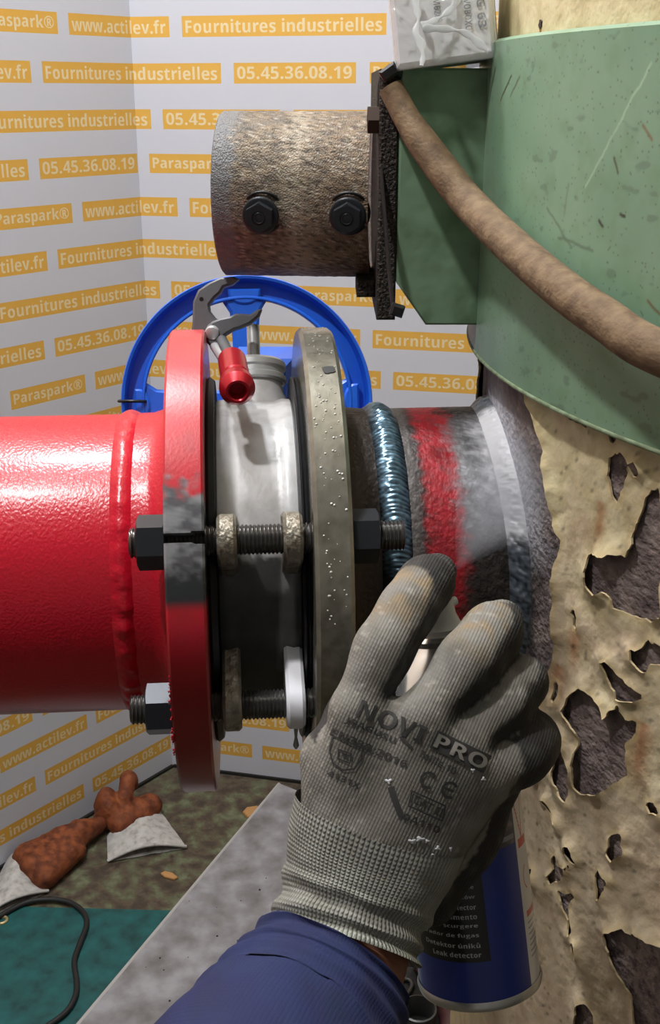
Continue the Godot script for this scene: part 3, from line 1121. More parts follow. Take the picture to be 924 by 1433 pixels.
	obj("saddle_weld", finish(V, I, C, PackedVector2Array(), 180.0), mat("dark weld", Color.WHITE, 0.45, 0.05, {"vc": true}), t, sh).set_meta("label", "weld bead along the tank wall, upper half sprayed white")

func developer(x: float, w: float, n: float, n2: float) -> float:   # how thick the white spray lies
	var across := blend(x + 0.012 * n, 0.07, 0.128)
	var round_ := blend(w, 20.0, 44.0) * (1.0 - blend(w + 8.0 * n, 72.0, 90.0))
	var core := blend(x, 0.112, 0.124) * blend(w + 4.0 * n, 24.0, 31.0) * (1.0 - blend(w + 5.0 * n, 76.0, 88.0))
	return clampf(across * round_ * (0.8 + 0.5 * n + 0.6 * n2) + core, 0.0, 1.0)

const STUD_ANGLES := [26.9, -18.1]

func make_valve() -> void:
	var t := thing("butterfly_valve", "grey cast wafer valve with a blue handwheel, bolted between the two flanges", "valve", on_pipe(-0.055))
	var sh := place(Vector3(0.055, 0, 0))
	var cast := mat("grey cast metal", Color("c8c8ca"), 0.4, 0.1, {"nrm": noise_tex(0.06, [], 3.0, FastNoiseLite.TYPE_SIMPLEX_SMOOTH, 3, 512, 23), "tri": 8.0, "ns": 0.16, "alb": noise_tex(0.012, [[0.0, "d0cecA"], [0.5, "efefee"], [1.0, "ffffff"]], 0.0, FastNoiseLite.TYPE_SIMPLEX_SMOOTH, 5, 512, 24)})
	var prof := [Vector2(-0.083, 0.1), Vector2(-0.083, 0.116), Vector2(-0.0815, 0.118), Vector2(-0.077, 0.1185), Vector2(-0.070, 0.1165), Vector2(-0.040, 0.1165), Vector2(-0.034, 0.1185), Vector2(-0.0285, 0.118), Vector2(-0.027, 0.116), Vector2(-0.027, 0.1)]
	# the lower front of the casting is painted dark, as shade on a downturned face; a pale run of spray comes down between the right lugs
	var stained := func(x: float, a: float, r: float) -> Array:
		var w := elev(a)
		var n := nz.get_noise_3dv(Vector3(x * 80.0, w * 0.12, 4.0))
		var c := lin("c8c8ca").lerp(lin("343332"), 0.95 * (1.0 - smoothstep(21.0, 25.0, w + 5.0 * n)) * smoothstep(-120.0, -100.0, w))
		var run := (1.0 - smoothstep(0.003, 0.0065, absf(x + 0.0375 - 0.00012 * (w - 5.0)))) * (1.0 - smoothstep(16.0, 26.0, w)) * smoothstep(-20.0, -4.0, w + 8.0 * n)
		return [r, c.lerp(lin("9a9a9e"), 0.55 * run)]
	var fine_prof := []
	for i in prof.size() - 1:
		var cnt := maxi(1, int(prof[i].distance_to(prof[i + 1]) / 0.002)) if i > 0 and i < prof.size() - 2 else 1
		for k in cnt: fine_prof.append(prof[i].lerp(prof[i + 1], float(k) / cnt))
	fine_prof.append(prof[-1])
	obj("body", lathe(fine_prof, 360, stained, 30.0), mat("cast metal with painted shade and spray", Color.WHITE, 0.4, 0.1, {"vc": true, "nrm": cast.normal_texture, "tri": 8.0, "ns": 0.16, "alb": cast.albedo_texture}), t, sh)
	var dk := mat("dark gasket", Color("222326"), 0.5, 0.2)
	obj("seat_ring", lathe([Vector2(-0.0272, 0.1), Vector2(-0.0272, 0.1335), Vector2(-0.026, 0.135), Vector2(-0.0247, 0.133), Vector2(-0.0235, 0.135), Vector2(-0.022, 0.1335), Vector2(-0.022, 0.1)], 120, null, 15.0), dk, t, sh)
	# neck: the stem housing leans back and up
	var na := deg_to_rad(120.0)
	var dir := Vector3(0, sin(na), cos(na))
	var nb := Basis(dir, Vector3(0, -dir.z, dir.y), Vector3.RIGHT).orthonormalized()      # lathe x -> dir
	nb = Basis(dir, dir.cross(Vector3.RIGHT).normalized() * -1.0, Vector3.RIGHT)
	if nb.determinant() < 0: nb = Basis(dir, -nb.y, nb.z)
	var nt := Transform3D(nb, Vector3(-0.053, 0, 0))
	obj("neck", lathe([Vector2(0.095, 0.029), Vector2(0.108, 0.0285), Vector2(0.118, 0.026), Vector2(0.126, 0.0225), Vector2(0.134, 0.0212), Vector2(0.138, 0.0216)], 48, null, 60.0), cast, t, sh * nt)
	var pale := mat("pale machined metal", Color("c4c6c8"), 0.35, 0.5)
	obj("neck_ring", lathe([Vector2(0.134, 0.018), Vector2(0.134, 0.0232), Vector2(0.1355, 0.0245), Vector2(0.139, 0.0245), Vector2(0.1405, 0.0228), Vector2(0.144, 0.0228), Vector2(0.1455, 0.0245), Vector2(0.1495, 0.0245), Vector2(0.1515, 0.0225), Vector2(0.152, 0.018), Vector2(0.150, 0.0175), Vector2(0.150, 0.0001)], 48, null, 25.0), pale, t, sh * nt)
	# lugs that hold the studs
	var rough := mat("lug metal", Color("a8a49a"), 0.45, 0.4, {"nrm": noise_tex(0.05, [], 6.0, FastNoiseLite.TYPE_SIMPLEX_SMOOTH, 4, 512, 26), "tri": 9.0, "ns": 0.8, "alb": noise_tex(0.02, [[0.0, "7a6a58"], [0.4, "c8c0b4"], [1.0, "ffffff"]], 0.0, FastNoiseLite.TYPE_SIMPLEX_SMOOTH, 4, 512, 27)})
	var white := mat("white developer", Color("e6e7ee"), 0.7)
	var out := [Vector2(0.112, -0.021), Vector2(0.135, -0.0175)]
	for i in 13: out.append(Vector2(0.1475, 0) + Vector2(cos(deg_to_rad(-80.0 + 160.0 * i / 12.0)), sin(deg_to_rad(-80.0 + 160.0 * i / 12.0))) * 0.0165)
	out.append_array([Vector2(0.135, 0.0175), Vector2(0.112, 0.021)])
	for a in [26.9, -18.1, 161.9, 206.9]:
		for k in 2:
			var s: float = [-0.0753, -0.0343][k]
			# plate in x, y thick along z -> radial, tangential, axial
			var w := deg_to_rad(a)
			var rd := Vector3(0, sin(w), cos(w))
			var tg := Vector3(0, cos(w), -sin(w))
			var b := Basis(rd, tg, rd.cross(tg))
			var dusted: bool = a < 0.0 and k == 1
			var lg := obj("lug", plate(out, 0.0122, 0.002, 30.0), white if dusted else rough, t, sh * Transform3D(b, Vector3(s, 0, 0)))
			if dusted:
				lg.set_meta("label", "lug covered in white spray with a drip below")
				var tip := rd * 0.155 - tg * 0.012 + Vector3(s, 0, 0)
				var dn := Vector3(0, -1, 0)
				obj("paint_drip", tube([tip - dn * 0.006, tip + dn * 0.004, tip + dn * 0.010, tip + dn * 0.0135, tip + dn * 0.016, tip + dn * 0.0185], [0.0022, 0.0014, 0.0009, 0.0016, 0.0021, 0.0008], 10), mat("grey drip", Color("8c8c86"), 0.25), lg, Transform3D(b, Vector3(s, 0, 0)).affine_inverse())
	# a run of white spray down the body edge between the right lugs
	var gear := mat("blue paint", Color("1a62dc"), 0.38, 0.0, {"coat": 0.3, "cr": 0.2})
	# gear case behind the neck and the handwheel
	var gp := sh * nt
	obj("gear_case", block(0.05, 0.055, 0.06, 0.006), gear, t, on_pipe(-0.055).affine_inverse() * place(at(372, 536, 1.0)))
	var stem := obj("stem", tube([Vector3(0.148, 0, 0), Vector3(0.182, 0, 0)], [0.005], 16), pale, t, gp)
	# handwheel: rim of channel section with four spokes
	var wc := on_pipe(-0.055).affine_inverse() * at(347, 563, 1.16)
	var face := (Vector3(0.02, 0.27, 1.0)).normalized()
	var wx := Vector3.UP.cross(face).normalized()
	var wt := Transform3D(Basis(wx, face.cross(wx), face), wc)
	var lay := Basis(Vector3(0, 0, 1), Vector3(0, 1, 0), Vector3(-1, 0, 0))    # lathe x -> z
	var r0 := 0.1285
	var rim := lathe([Vector2(0.010, r0 - 0.0035), Vector2(0.011, r0 - 0.001), Vector2(0.009, r0), Vector2(-0.012, r0 - 0.002), Vector2(-0.013, r0 - 0.004), Vector2(-0.013, r0 - 0.021), Vector2(-0.011, r0 - 0.023), Vector2(0.006, r0 - 0.024), Vector2(0.0075, r0 - 0.023), Vector2(0.0075, r0 - 0.0215), Vector2(0.0065, r0 - 0.0205), Vector2(-0.006, r0 - 0.019), Vector2(-0.007, r0 - 0.006), Vector2(0.010, r0 - 0.0035)], 120, null, 30.0)
	# profile runs the other way round a closed loop, so turn its faces outwards
	var hw := obj("handwheel", rim, gear, t, wt * Transform3D(lay, Vector3.ZERO))
	hw.set_meta("label", "blue handwheel with channel rim and spokes")
	var back := Transform3D(lay, Vector3.ZERO).affine_inverse()
	for k in 4:
		var q := Basis(Vector3(0, 0, 1), k * PI / 2)
		var arm := [Vector2(-0.0125, 0.015), Vector2(-0.0138, 0.075), Vector2(-0.0155, 0.092), Vector2(-0.022, 0.102), Vector2(-0.022, 0.106), Vector2(0.022, 0.106), Vector2(0.022, 0.102), Vector2(0.0155, 0.092), Vector2(0.0138, 0.075), Vector2(0.0125, 0.015)]
		obj("spoke", plate(arm, 0.014, 0.003, 40.0), gear, hw, back * Transform3D(q, q * Vector3(0, 0, -0.003)))
		var boss := []
		for i in 13: boss.append(Vector2(cos(PI + PI * i / 12.0) * 0.0165, 0.111 + sin(PI + PI * i / 12.0) * 0.012))
		boss.append_array([Vector2(0.0165, 0.115), Vector2(-0.0165, 0.115)])
		obj("spoke_boss", plate(boss, 0.010, 0.002, 40.0), gear, hw, back * Transform3D(q, q * Vector3(0, 0, 0.0015)))
	obj("hub", lathe([Vector2(-0.02, 0.0001), Vector2(-0.02, 0.022), Vector2(0.012, 0.02), Vector2(0.014, 0.018), Vector2(0.014, 0.0001)], 32), gear, hw)
	var bkl := mat("black plastic", Color("141416"), 0.4)
	var ta := deg_to_rad(178.0)
	var tc := Vector3(cos(ta), sin(ta), 0) * (r0 - 0.0115)
	var loop := []
	for i in 13:
		var g := TAU * i / 12.0
		loop.append(tc + Vector3(cos(ta), sin(ta), 0) * cos(g) * 0.0145 + Vector3(0, 0, 1) * sin(g) * 0.0155)
	obj("cable_tie", tube(loop, [0.0016], 8), bkl, hw, back)

func thread_rod(s0: float, s1: float, r := 0.0098) -> ArrayMesh:
	var pr := []
	var pitch := 0.0025
	var n := int((s1 - s0) / (pitch / 4.0))
	pr.append(Vector2(s0, 0.0001))
	pr.append(Vector2(s0, r - 0.002))
	for i in range(1, n): pr.append(Vector2(s0 + (s1 - s0) * i / n, r))
	pr.append(Vector2(s1, r - 0.002))
	pr.append(Vector2(s1, 0.0001))
	return lathe(pr, 24, func(x, a, rr): return [rr - (0.0 if rr < r - 0.001 else 0.0013 * (0.5 + 0.5 * cos(TAU * (x / pitch - a / 360.0)))), Color.WHITE], 25.0)

func hex_nut(af: float, h: float) -> ArrayMesh:      # along +z, chamfered corners
	var n := 36
	var v := PackedVector3Array()
	var ix := PackedInt32Array()
	for ring in 6:
		for k in n:
			var a := TAU * k / n
			var m := fposmod(a + PI / 6, PI / 3) - PI / 6
			var hexr := af / 2 / cos(m)
			var zc: float = [0.0, 0.0, 0.07, 0.93, 1.0, 1.0][ring]
			var top := minf(hexr, af / 2 * 0.985) if ring == 1 or ring == 4 else hexr
			if ring == 2 or ring == 3: zc = (0.02 + 0.5 * (hexr - af / 2) / af) if ring == 2 else 1.0 - (0.02 + 0.5 * (hexr - af / 2) / af)
			var r := af * 0.27 if ring == 0 or ring == 5 else top
			v.append(Vector3(cos(a) * r, sin(a) * r, h * zc))
	for i in 5:
		for k in n:
			var a := i * n + k
			var b := i * n + (k + 1) % n
			ix.append_array([a, a + n, b, b, a + n, b + n])
	return finish(v, ix, PackedColorArray(), PackedVector2Array(), 20.0)

func make_studs() -> void:
	var steel := mat("thread steel", Color("6a6866"), 0.3, 0.85)
	var black := mat("black oxide", Color("2c2f34"), 0.38, 0.45)
	var nut := hex_nut(0.030, 0.0175)
	var zx := Basis(Vector3(0, 1, 0), Vector3(0, 0, 1), Vector3(1, 0, 0))       # z -> x
	for k in 2:
		var w := deg_to_rad(STUD_ANGLES[k])
		var c := Vector3(0, sin(w), cos(w)) * 0.1475
		var t := thing("threaded_stud", ["upper threaded stud with black hex nuts joining the flanges, level with the saw slit", "lower threaded stud with black hex nuts joining the flanges, passing the white sprayed lug"][k], "bolt", on_pipe(-0.055).translated_local(c), "studs through the valve lugs")
		var sh := place(Vector3(0.055, 0, 0))
		obj("rod", thread_rod([-0.1355, -0.141][k], 0.036), steel, t, sh)
		obj("nut", nut, black, t, sh * Transform3D(Basis(Vector3.RIGHT, 0.12 + k * 0.2) * zx, Vector3(-0.1306, 0, 0)))
		obj("nut", nut, black, t, sh * Transform3D(Basis(Vector3.RIGHT, 0.1) * zx, Vector3(0.0022, 0, 0)))

func make_socket() -> void:
	var base := Transform3D(Basis(Vector3.UP, deg_to_rad(-5.3)), Vector3(0.0323, 1.4277, -0.883))
	var t := thing("pipe_socket", "short rusty open pipe with two set screws on a bolted plate, above the red flange", "pipe", base)
	var R := 0.0604
	var rusty := mat("rusty steel", Color.WHITE, 0.6, 0.3, {"vc": true, "tri": 10.0, "nrm": noise_tex(0.12, [], 6.0, FastNoiseLite.TYPE_SIMPLEX_SMOOTH, 4, 512, 41), "ns": 0.8})
	var shade := func(x: float, a: float, r: float) -> Array:
		var q := Vector3(x * 70.0, a * 0.1, 3)
		var n := nz.get_noise_3dv(q)
		var n2 := nz.get_noise_3dv(q * 5.0)
		var n3_ := nz.get_noise_3dv(q * 11.0)
		var c := lin("5e5a54").lerp(lin("857662"), clampf(0.45 + n * 0.9 + blend(x, -0.09, -0.03) * 0.25, 0, 1))
		c = c.lerp(lin("a59b8a"), 0.7 * clampf(1.0 - absf(x + 0.052 + 0.004 * n) / 0.014, 0, 1))
		c = c.lerp(lin("75543a"), clampf(n2 * 0.7 + blend(x, -0.06, 0.0) * 0.25, 0, 0.6))
		if n3_ > 0.22: c = c.lerp(lin("3a332c"), 0.75)
		if n3_ < -0.36: c = c.lerp(lin("b4aca0"), 0.55)
		c = c.lerp(lin("6c6e72"), 0.85 * (1.0 - blend(x + 0.006 * n, -0.102, -0.094)))
		return [r + 0.0005 * n2 + 0.0003 * n3_, c]
	var pr := [Vector2(-0.112, R - 0.007), Vector2(-0.113, R - 0.004), Vector2(-0.113, R - 0.001), Vector2(-0.112, R)]
	for i in 40: pr.append(Vector2(-0.112 + 0.112 * (i + 1) / 40.0, R))
	obj("socket_pipe", lathe(pr, 260, shade, 50.0), rusty, t)
	obj("bore", lathe([Vector2(0.0, R - 0.007), Vector2(-0.112, R - 0.007)], 64), rusty, t)
	# set screws with flanged hex heads
	var black := mat("black oxide", Color("2c2f34"), 0.38, 0.45)
	for s in [-0.0755, -0.0135]:
		var w := deg_to_rad(-7.0)
		var d := Vector3(0, sin(w), cos(w))
		var b := Basis(Vector3.RIGHT, d.cross(Vector3.RIGHT).normalized(), d)
		if b.determinant() < 0: b.y = -b.y
		var sc := obj("set_screw", joined([[tube([Vector3(0, 0, -0.006), Vector3(0, 0, 0.012)], [0.0105], 24)], [tube([Vector3(0, 0, 0.0115), Vector3(0, 0, 0.0122), Vector3(0, 0, 0.0145), Vector3(0, 0, 0.0155)], [0.0125, 0.0132, 0.0132, 0.0115], 32)], [hex_nut(0.0185, 0.0075), place(Vector3(0, 0, 0.0152))], [tube([Vector3(0, 0, 0.021), Vector3(0, 0, 0.0222)], [0.0062, 0.0055], 24)]]), black, t, Transform3D(b, Vector3(s, 0, 0) + d * (R - 0.004)))
		# raised grade mark on the head
		var l := letters("8.8")
		var ring := []
		for i in 25: ring.append(Vector3(cos(TAU * i / 24.0) * 0.0036, sin(TAU * i / 24.0) * 0.0036, 0.0223))
		obj("head_mark", tube(ring, [0.00035], 6), black, sc)
		# hole cut round the screw
		var hole := []
		for i in 33: hole.append(Vector3(cos(TAU * i / 32.0) * 0.0145, sin(TAU * i / 32.0) * 0.0145, 0.0018 * cos(TAU * i / 16.0) * -1.0 + 0.0028))
		obj("clearance_hole", tube(hole, [0.0011], 8), mat("soot", Color("161616"), 0.5), sc)
	# end plate against the green box, seen edge on
	var pitted := mat("pitted dark steel", Color("6a6460"), 0.65, 0.3, {"tri": 12.0, "alb": noise_tex(0.05, [[0.0, "241f1d"], [0.45, "5a524e"], [0.6, "8a827c"], [1.0, "c0b8b0"]], 0.0, FastNoiseLite.TYPE_SIMPLEX_SMOOTH, 4, 512, 44), "nrm": noise_tex(0.05, [], 9.0, FastNoiseLite.TYPE_SIMPLEX_SMOOTH, 4, 512, 45), "ns": 1.2})
	var inv := base.affine_inverse()
	obj("end_plate", block(0.0132, 0.166, 0.172, 0.0015), pitted, t, inv * place(Vector3(0.0396, 1.4325, -0.881)))
	obj("gusset", block(0.014, 0.012, 0.05, 0.0015), pitted, t, inv * place(Vector3(0.0265, 1.3665, -0.85)))
	obj("flange_bolt", joined([[hex_nut(0.017, 0.008), Transform3D(zx_flip(), Vector3.ZERO)]]), mat("rust brown bolt", Color("3c2a20"), 0.6, 0.3), t, inv * place(Vector3(0.0333, 1.4835, -0.806)))
	# cable tie strap that runs down the plate edge, with its heads
	var k := thing("cable_tie", "long black cable tie strapped over the plate edge beside the green box", "cable tie", place(Vector3(0.034, 1.352, -0.79)))
	var back := place(Vector3(-0.034, -1.352, 0.79))
	var bk := mat("black plastic", Color("141416"), 0.4)
	var pts := [[556, 98, 0.738], [546, 94, 0.738], [535, 103, 0.742], [530.5, 120, 0.752], [529.5, 150, 0.757], [531, 200, 0.7615], [534, 250, 0.7635], [539, 310, 0.766], [544, 370, 0.769], [549, 420, 0.771], [552, 434, 0.772]]
	var path := []
	for p in pts: path.append(at(p[0], p[1], p[2]))
	obj("strap", tube(path, [Vector2(0.0024, 0.0009)], 8, Vector3(0, 0, 1)), bk, k, back)
	obj("strap_head", block(0.012, 0.008, 0.008, 0.0015), bk, k, back * Transform3D(Basis(Vector3.BACK, 0.6), at(545, 101, 0.735)))
	obj("strap_head", block(0.009, 0.008, 0.008, 0.0015), bk, k, back * Transform3D(Basis(Vector3.BACK, -0.3), at(556, 434, 0.768)))
	obj("strap_tail", tube([at(553, 97, 0.738), at(563, 105, 0.742), at(571, 116, 0.75), at(580, 114, 0.756)], [Vector2(0.003, 0.0009)], 8, Vector3(0, 0, 1)), bk, k, back)

func zx_flip() -> Basis:
	return Basis(Vector3(0, 1, 0), Vector3(0, 0, -1), Vector3(-1, 0, 0))

func smooth_path(pts: Array, steps := 6) -> Array:
	var out := []
	for i in pts.size() - 1:
		var a: Vector3 = pts[maxi(i - 1, 0)]
		var b: Vector3 = pts[i]
		var c: Vector3 = pts[i + 1]
		var d: Vector3 = pts[mini(i + 2, pts.size() - 1)]
		for k in steps: out.append(b.cubic_interpolate(c, a, d, float(k) / steps))
	out.append(pts[-1])
	return out

func make_hose() -> void:
	var q := [[547, 122, 0.742, 0.0082], [556, 140, 0.742, 0.0086], [572, 170, 0.738, 0.0088], [592, 200, 0.733, 0.0102], [625, 245, 0.724, 0.0108], [660, 288, 0.708, 0.0108], [720, 347, 0.655, 0.0108], [790, 407, 0.606, 0.0109], [850, 449, 0.576, 0.0110], [924, 494, 0.545, 0.0110]]
	var pts := []
	for p in q: pts.append(at(p[0], p[1], p[2]))
	for s in [[40.0, 1.371], [52.0, 1.362], [68.0, 1.356], [88.0, 1.354], [112.0, 1.354]]:
		var a := deg_to_rad(s[0])
		pts.append(Vector3(TANK.x - cos(a) * 0.532, s[1], TANK.z + sin(a) * 0.532))
	var path := smooth_path(pts, 6)
	var rad := []
	for i in path.size():
		var f := minf(float(i) / 6.0, q.size() - 1.001)
		var k := int(f)
		rad.append(lerpf(q[k][3], q[k + 1][3], f - k))
	var root := at(560, 150, 0.742)
	var t := thing("rubber_hose", "dusty brown rubber hose hanging across the green collar", "hose", place(root))
	var m := mat("dusty rubber", Color("8a7965"), 0.8, 0.0, {"tri": 9.0, "alb": noise_tex(0.015, [[0.0, "8a7a72"], [0.45, "c8b8a4"], [0.7, "e8dcc8"], [1.0, "fff4e0"]], 0.0, FastNoiseLite.TYPE_SIMPLEX_SMOOTH, 6, 512, 51), "nrm": noise_tex(0.06, [], 4.0, FastNoiseLite.TYPE_SIMPLEX_SMOOTH, 4, 512, 52), "ns": 0.5})
	obj("hose", tube(path, rad, 28), m, t, place(-root))

func make_package() -> void:
	var c := at(617, 13, 0.712)
	var b := Basis(Vector3.UP, deg_to_rad(-6.0)) * Basis(Vector3.BACK, deg_to_rad(7.0))
	var t := thing("package", "white boxed package in crumpled clear plastic wrap on the green bracket", "box", Transform3D(b, c))
	obj("carton", block(0.0665, 0.074, 0.10, 0.004), mat("white card", Color("eceef2"), 0.6), t, place(Vector3(0.0006, 0.0045, -0.052)))
	# wrap: a crumpled film a little outside the carton
	var V := PackedVector3Array()
	var I := PackedInt32Array()
	var n := 46
	for j in n + 1:
		for i in n + 1:
			var u := float(i) / n * 2 - 1
			var v := float(j) / n * 2 - 1
			var q := Vector3(u * 2.0, v * 2.0, 0)
			var fold := absf(nz.get_noise_3dv(q * 0.9)) + 0.6 * absf(nz.get_noise_3dv(q * 2.2))
			var edge := maxf(blend(absf(u), 0.86, 1.0), blend(absf(v), 0.88, 1.0))
			V.append(Vector3(0.0006 + u * (0.0352 + 0.0006 * fold), v * 0.0395 + 0.0035, 0.0012 + 0.0062 * maxf(0.0, 0.5 - fold) - edge * edge * 0.05))
	for j in n:
		for i in n:
			var a := j * (n + 1) + i
			I.append_array([a, a + n + 1, a + 1, a + 1, a + n + 1, a + n + 2])
	var film := mat("clear film", Color(0.95, 0.96, 0.98, 0.14), 0.14, 0.0, {"alpha": true})
	obj("plastic_wrap", finish(V, I, PackedColorArray(), PackedVector2Array(), 180.0), film, t)
	# bunched milky folds of the film
	var milky := mat("milky film", Color(0.86, 0.88, 0.9, 0.62), 0.3, 0.0, {"alpha": true})
	for f in [[[581, -6], [583, 12], [586, 26], [582, 45], [590, 62], [592, 80], [590, 92]], [[642, -6], [634, 10], [620, 22], [606, 30], [590, 36]], [[592, 40], [612, 40], [636, 42], [655, 48], [672, 62], [684, 72]]]:
		var pts := []
		for p in f: pts.append(Transform3D(b, c).affine_inverse() * at(p[0], p[1], 0.709))
		var rr := []
		var path := smooth_path(pts, 4)
		for i in path.size(): rr.append(Vector2(0.0019 + 0.0011 * sin(i * 0.9) * cos(i * 0.37), 0.0007))
		obj("film_fold", tube(path, rr, 10, Vector3(0, 0, 1)), milky, t)
	var grey := mat("grey print", Color("8a8c92"), 0.6)
	for s in [["G 63", 674, 18, 0.0052, 0.017], ["VOBOXC", 655, 20, 0.0042, 0.018], ["M629", 612, 12, 0.0042, 0.012]]:
		var l := letters(s[0])
		var v: PackedVector3Array = l[0]
		var bb := bounds(v)
		var o: Vector3 = Transform3D(b, c).affine_inverse() * at(s[1], s[2], 0.712)
		for i in v.size():
			var x: float = (v[i].x - bb.position.x) / bb.size.x - 0.5
			var y: float = (v[i].y - bb.position.y) / bb.size.y - 0.5
			v[i] = Vector3(o.x + y * s[3], o.y - x * s[4], -0.0012)
		obj("print", finish(v, l[1]), grey, t)

func make_tool() -> void:
	var root := at(303, 478, 0.85)
	var t := thing("pliers", "grey hook jawed pliers with a red tubular handle, resting over the valve", "pliers", place(root))
	var back := place(-root)
	var grey := mat("grey forged steel", Color("5c5d61"), 0.45, 0.3, {"nrm": noise_tex(0.05, [], 2.0, FastNoiseLite.TYPE_SIMPLEX_SMOOTH, 3, 512, 61), "tri": 9.0, "ns": 0.15})
	var up := [270,454, 271,423, 278,407, 293,397, 309,389.5, 328,388.5, 335,391.6, 326,399, 313.5,403, 309,411, 301,418, 294,427.6, 295,436, 303,446, 312,452, 300,466, 284,472, 268,468]
	var low := [289,460, 297,451, 309,446.5, 322,444, 330,440, 341,440, 350.5,441, 361,434, 367,433.5, 363,444, 350.5,454, 339,459, 328,462.5, 317.6,468.7, 307,479, 299,490, 290,480]
	for k in 2:
		var src: Array = [up, low][k]
		var d: float = [0.862, 0.852][k]
		var o := []
		var c := at(303, 450, d)
		for i in src.size() / 2:
			var p := at(src[i * 2], src[i * 2 + 1], d) - c
			o.append(Vector2(p.x, p.y / cos(PITCH)))
		obj("jaw", plate(o, 0.009, 0.0016, 40.0), grey, t, back * Transform3D(Basis(Vector3.RIGHT, -PITCH), c))
	obj("rivet", tube([at(282, 418.5, 0.8585), at(282, 418.5, 0.857)], [0.0016], 12), mat("soot", Color("161616"), 0.5), t, back)
	var pin := at(297, 466, 0.847)
	obj("pivot", tube([pin + Vector3(0, 0, -0.02), pin + Vector3(0, 0, 0.0005), pin + Vector3(0, 0, 0.002)], [0.0055, 0.0055, 0.0045], 24), mat("pale machined metal", Color("c4c6c8"), 0.35, 0.5), t, back)
	obj("shank", tube([at(301, 484, 0.852), at(312, 500, 0.80), at(322, 516, 0.765)], [Vector2(0.0042, 0.0035)], 14), mat("pale machined metal", Color("c4c6c8"), 0.35, 0.5), t, back)
	obj("shank", tube([at(310, 474, 0.852), at(319, 494, 0.80), at(328, 512, 0.765)], [Vector2(0.0042, 0.0035)], 14), grey, t, back)
	var red := mat("red anodised", Color("b01c2a"), 0.3, 0.45)
	var a := at(325, 505, 0.775)
	var e := at(333, 548.5, 0.722)
	var d2 := (e - a).normalized()
	var hy := d2.cross(Vector3.RIGHT).normalized()
	var ht := back * Transform3D(Basis(d2, hy, d2.cross(hy)), e)
	obj("handle", lathe([Vector2(-0.062, 0.0001), Vector2(-0.062, 0.0085), Vector2(-0.0605, 0.0098), Vector2(-0.025, 0.0098), Vector2(-0.0235, 0.0088), Vector2(-0.0235, 0.0001)], 40, null, 30.0), red, t, ht)
	obj("handle_groove", lathe([Vector2(-0.025, 0.0076), Vector2(-0.016, 0.0076)], 32), mat("soot", Color("161616"), 0.5), t, ht)
	obj("handle_collar", lathe([Vector2(-0.0175, 0.0001), Vector2(-0.0175, 0.0098), Vector2(-0.0162, 0.0112), Vector2(-0.007, 0.0118), Vector2(-0.0058, 0.0112), Vector2(-0.0015, 0.0088), Vector2(0.0, 0.0078), Vector2(0.0, 0.0062), Vector2(-0.0008, 0.0055), Vector2(-0.002, 0.0050), Vector2(-0.010, 0.0048), Vector2(-0.010, 0.0001)], 48, null, 22.0), red, t, ht)

# ------------------------------------------------------------------ on the floor

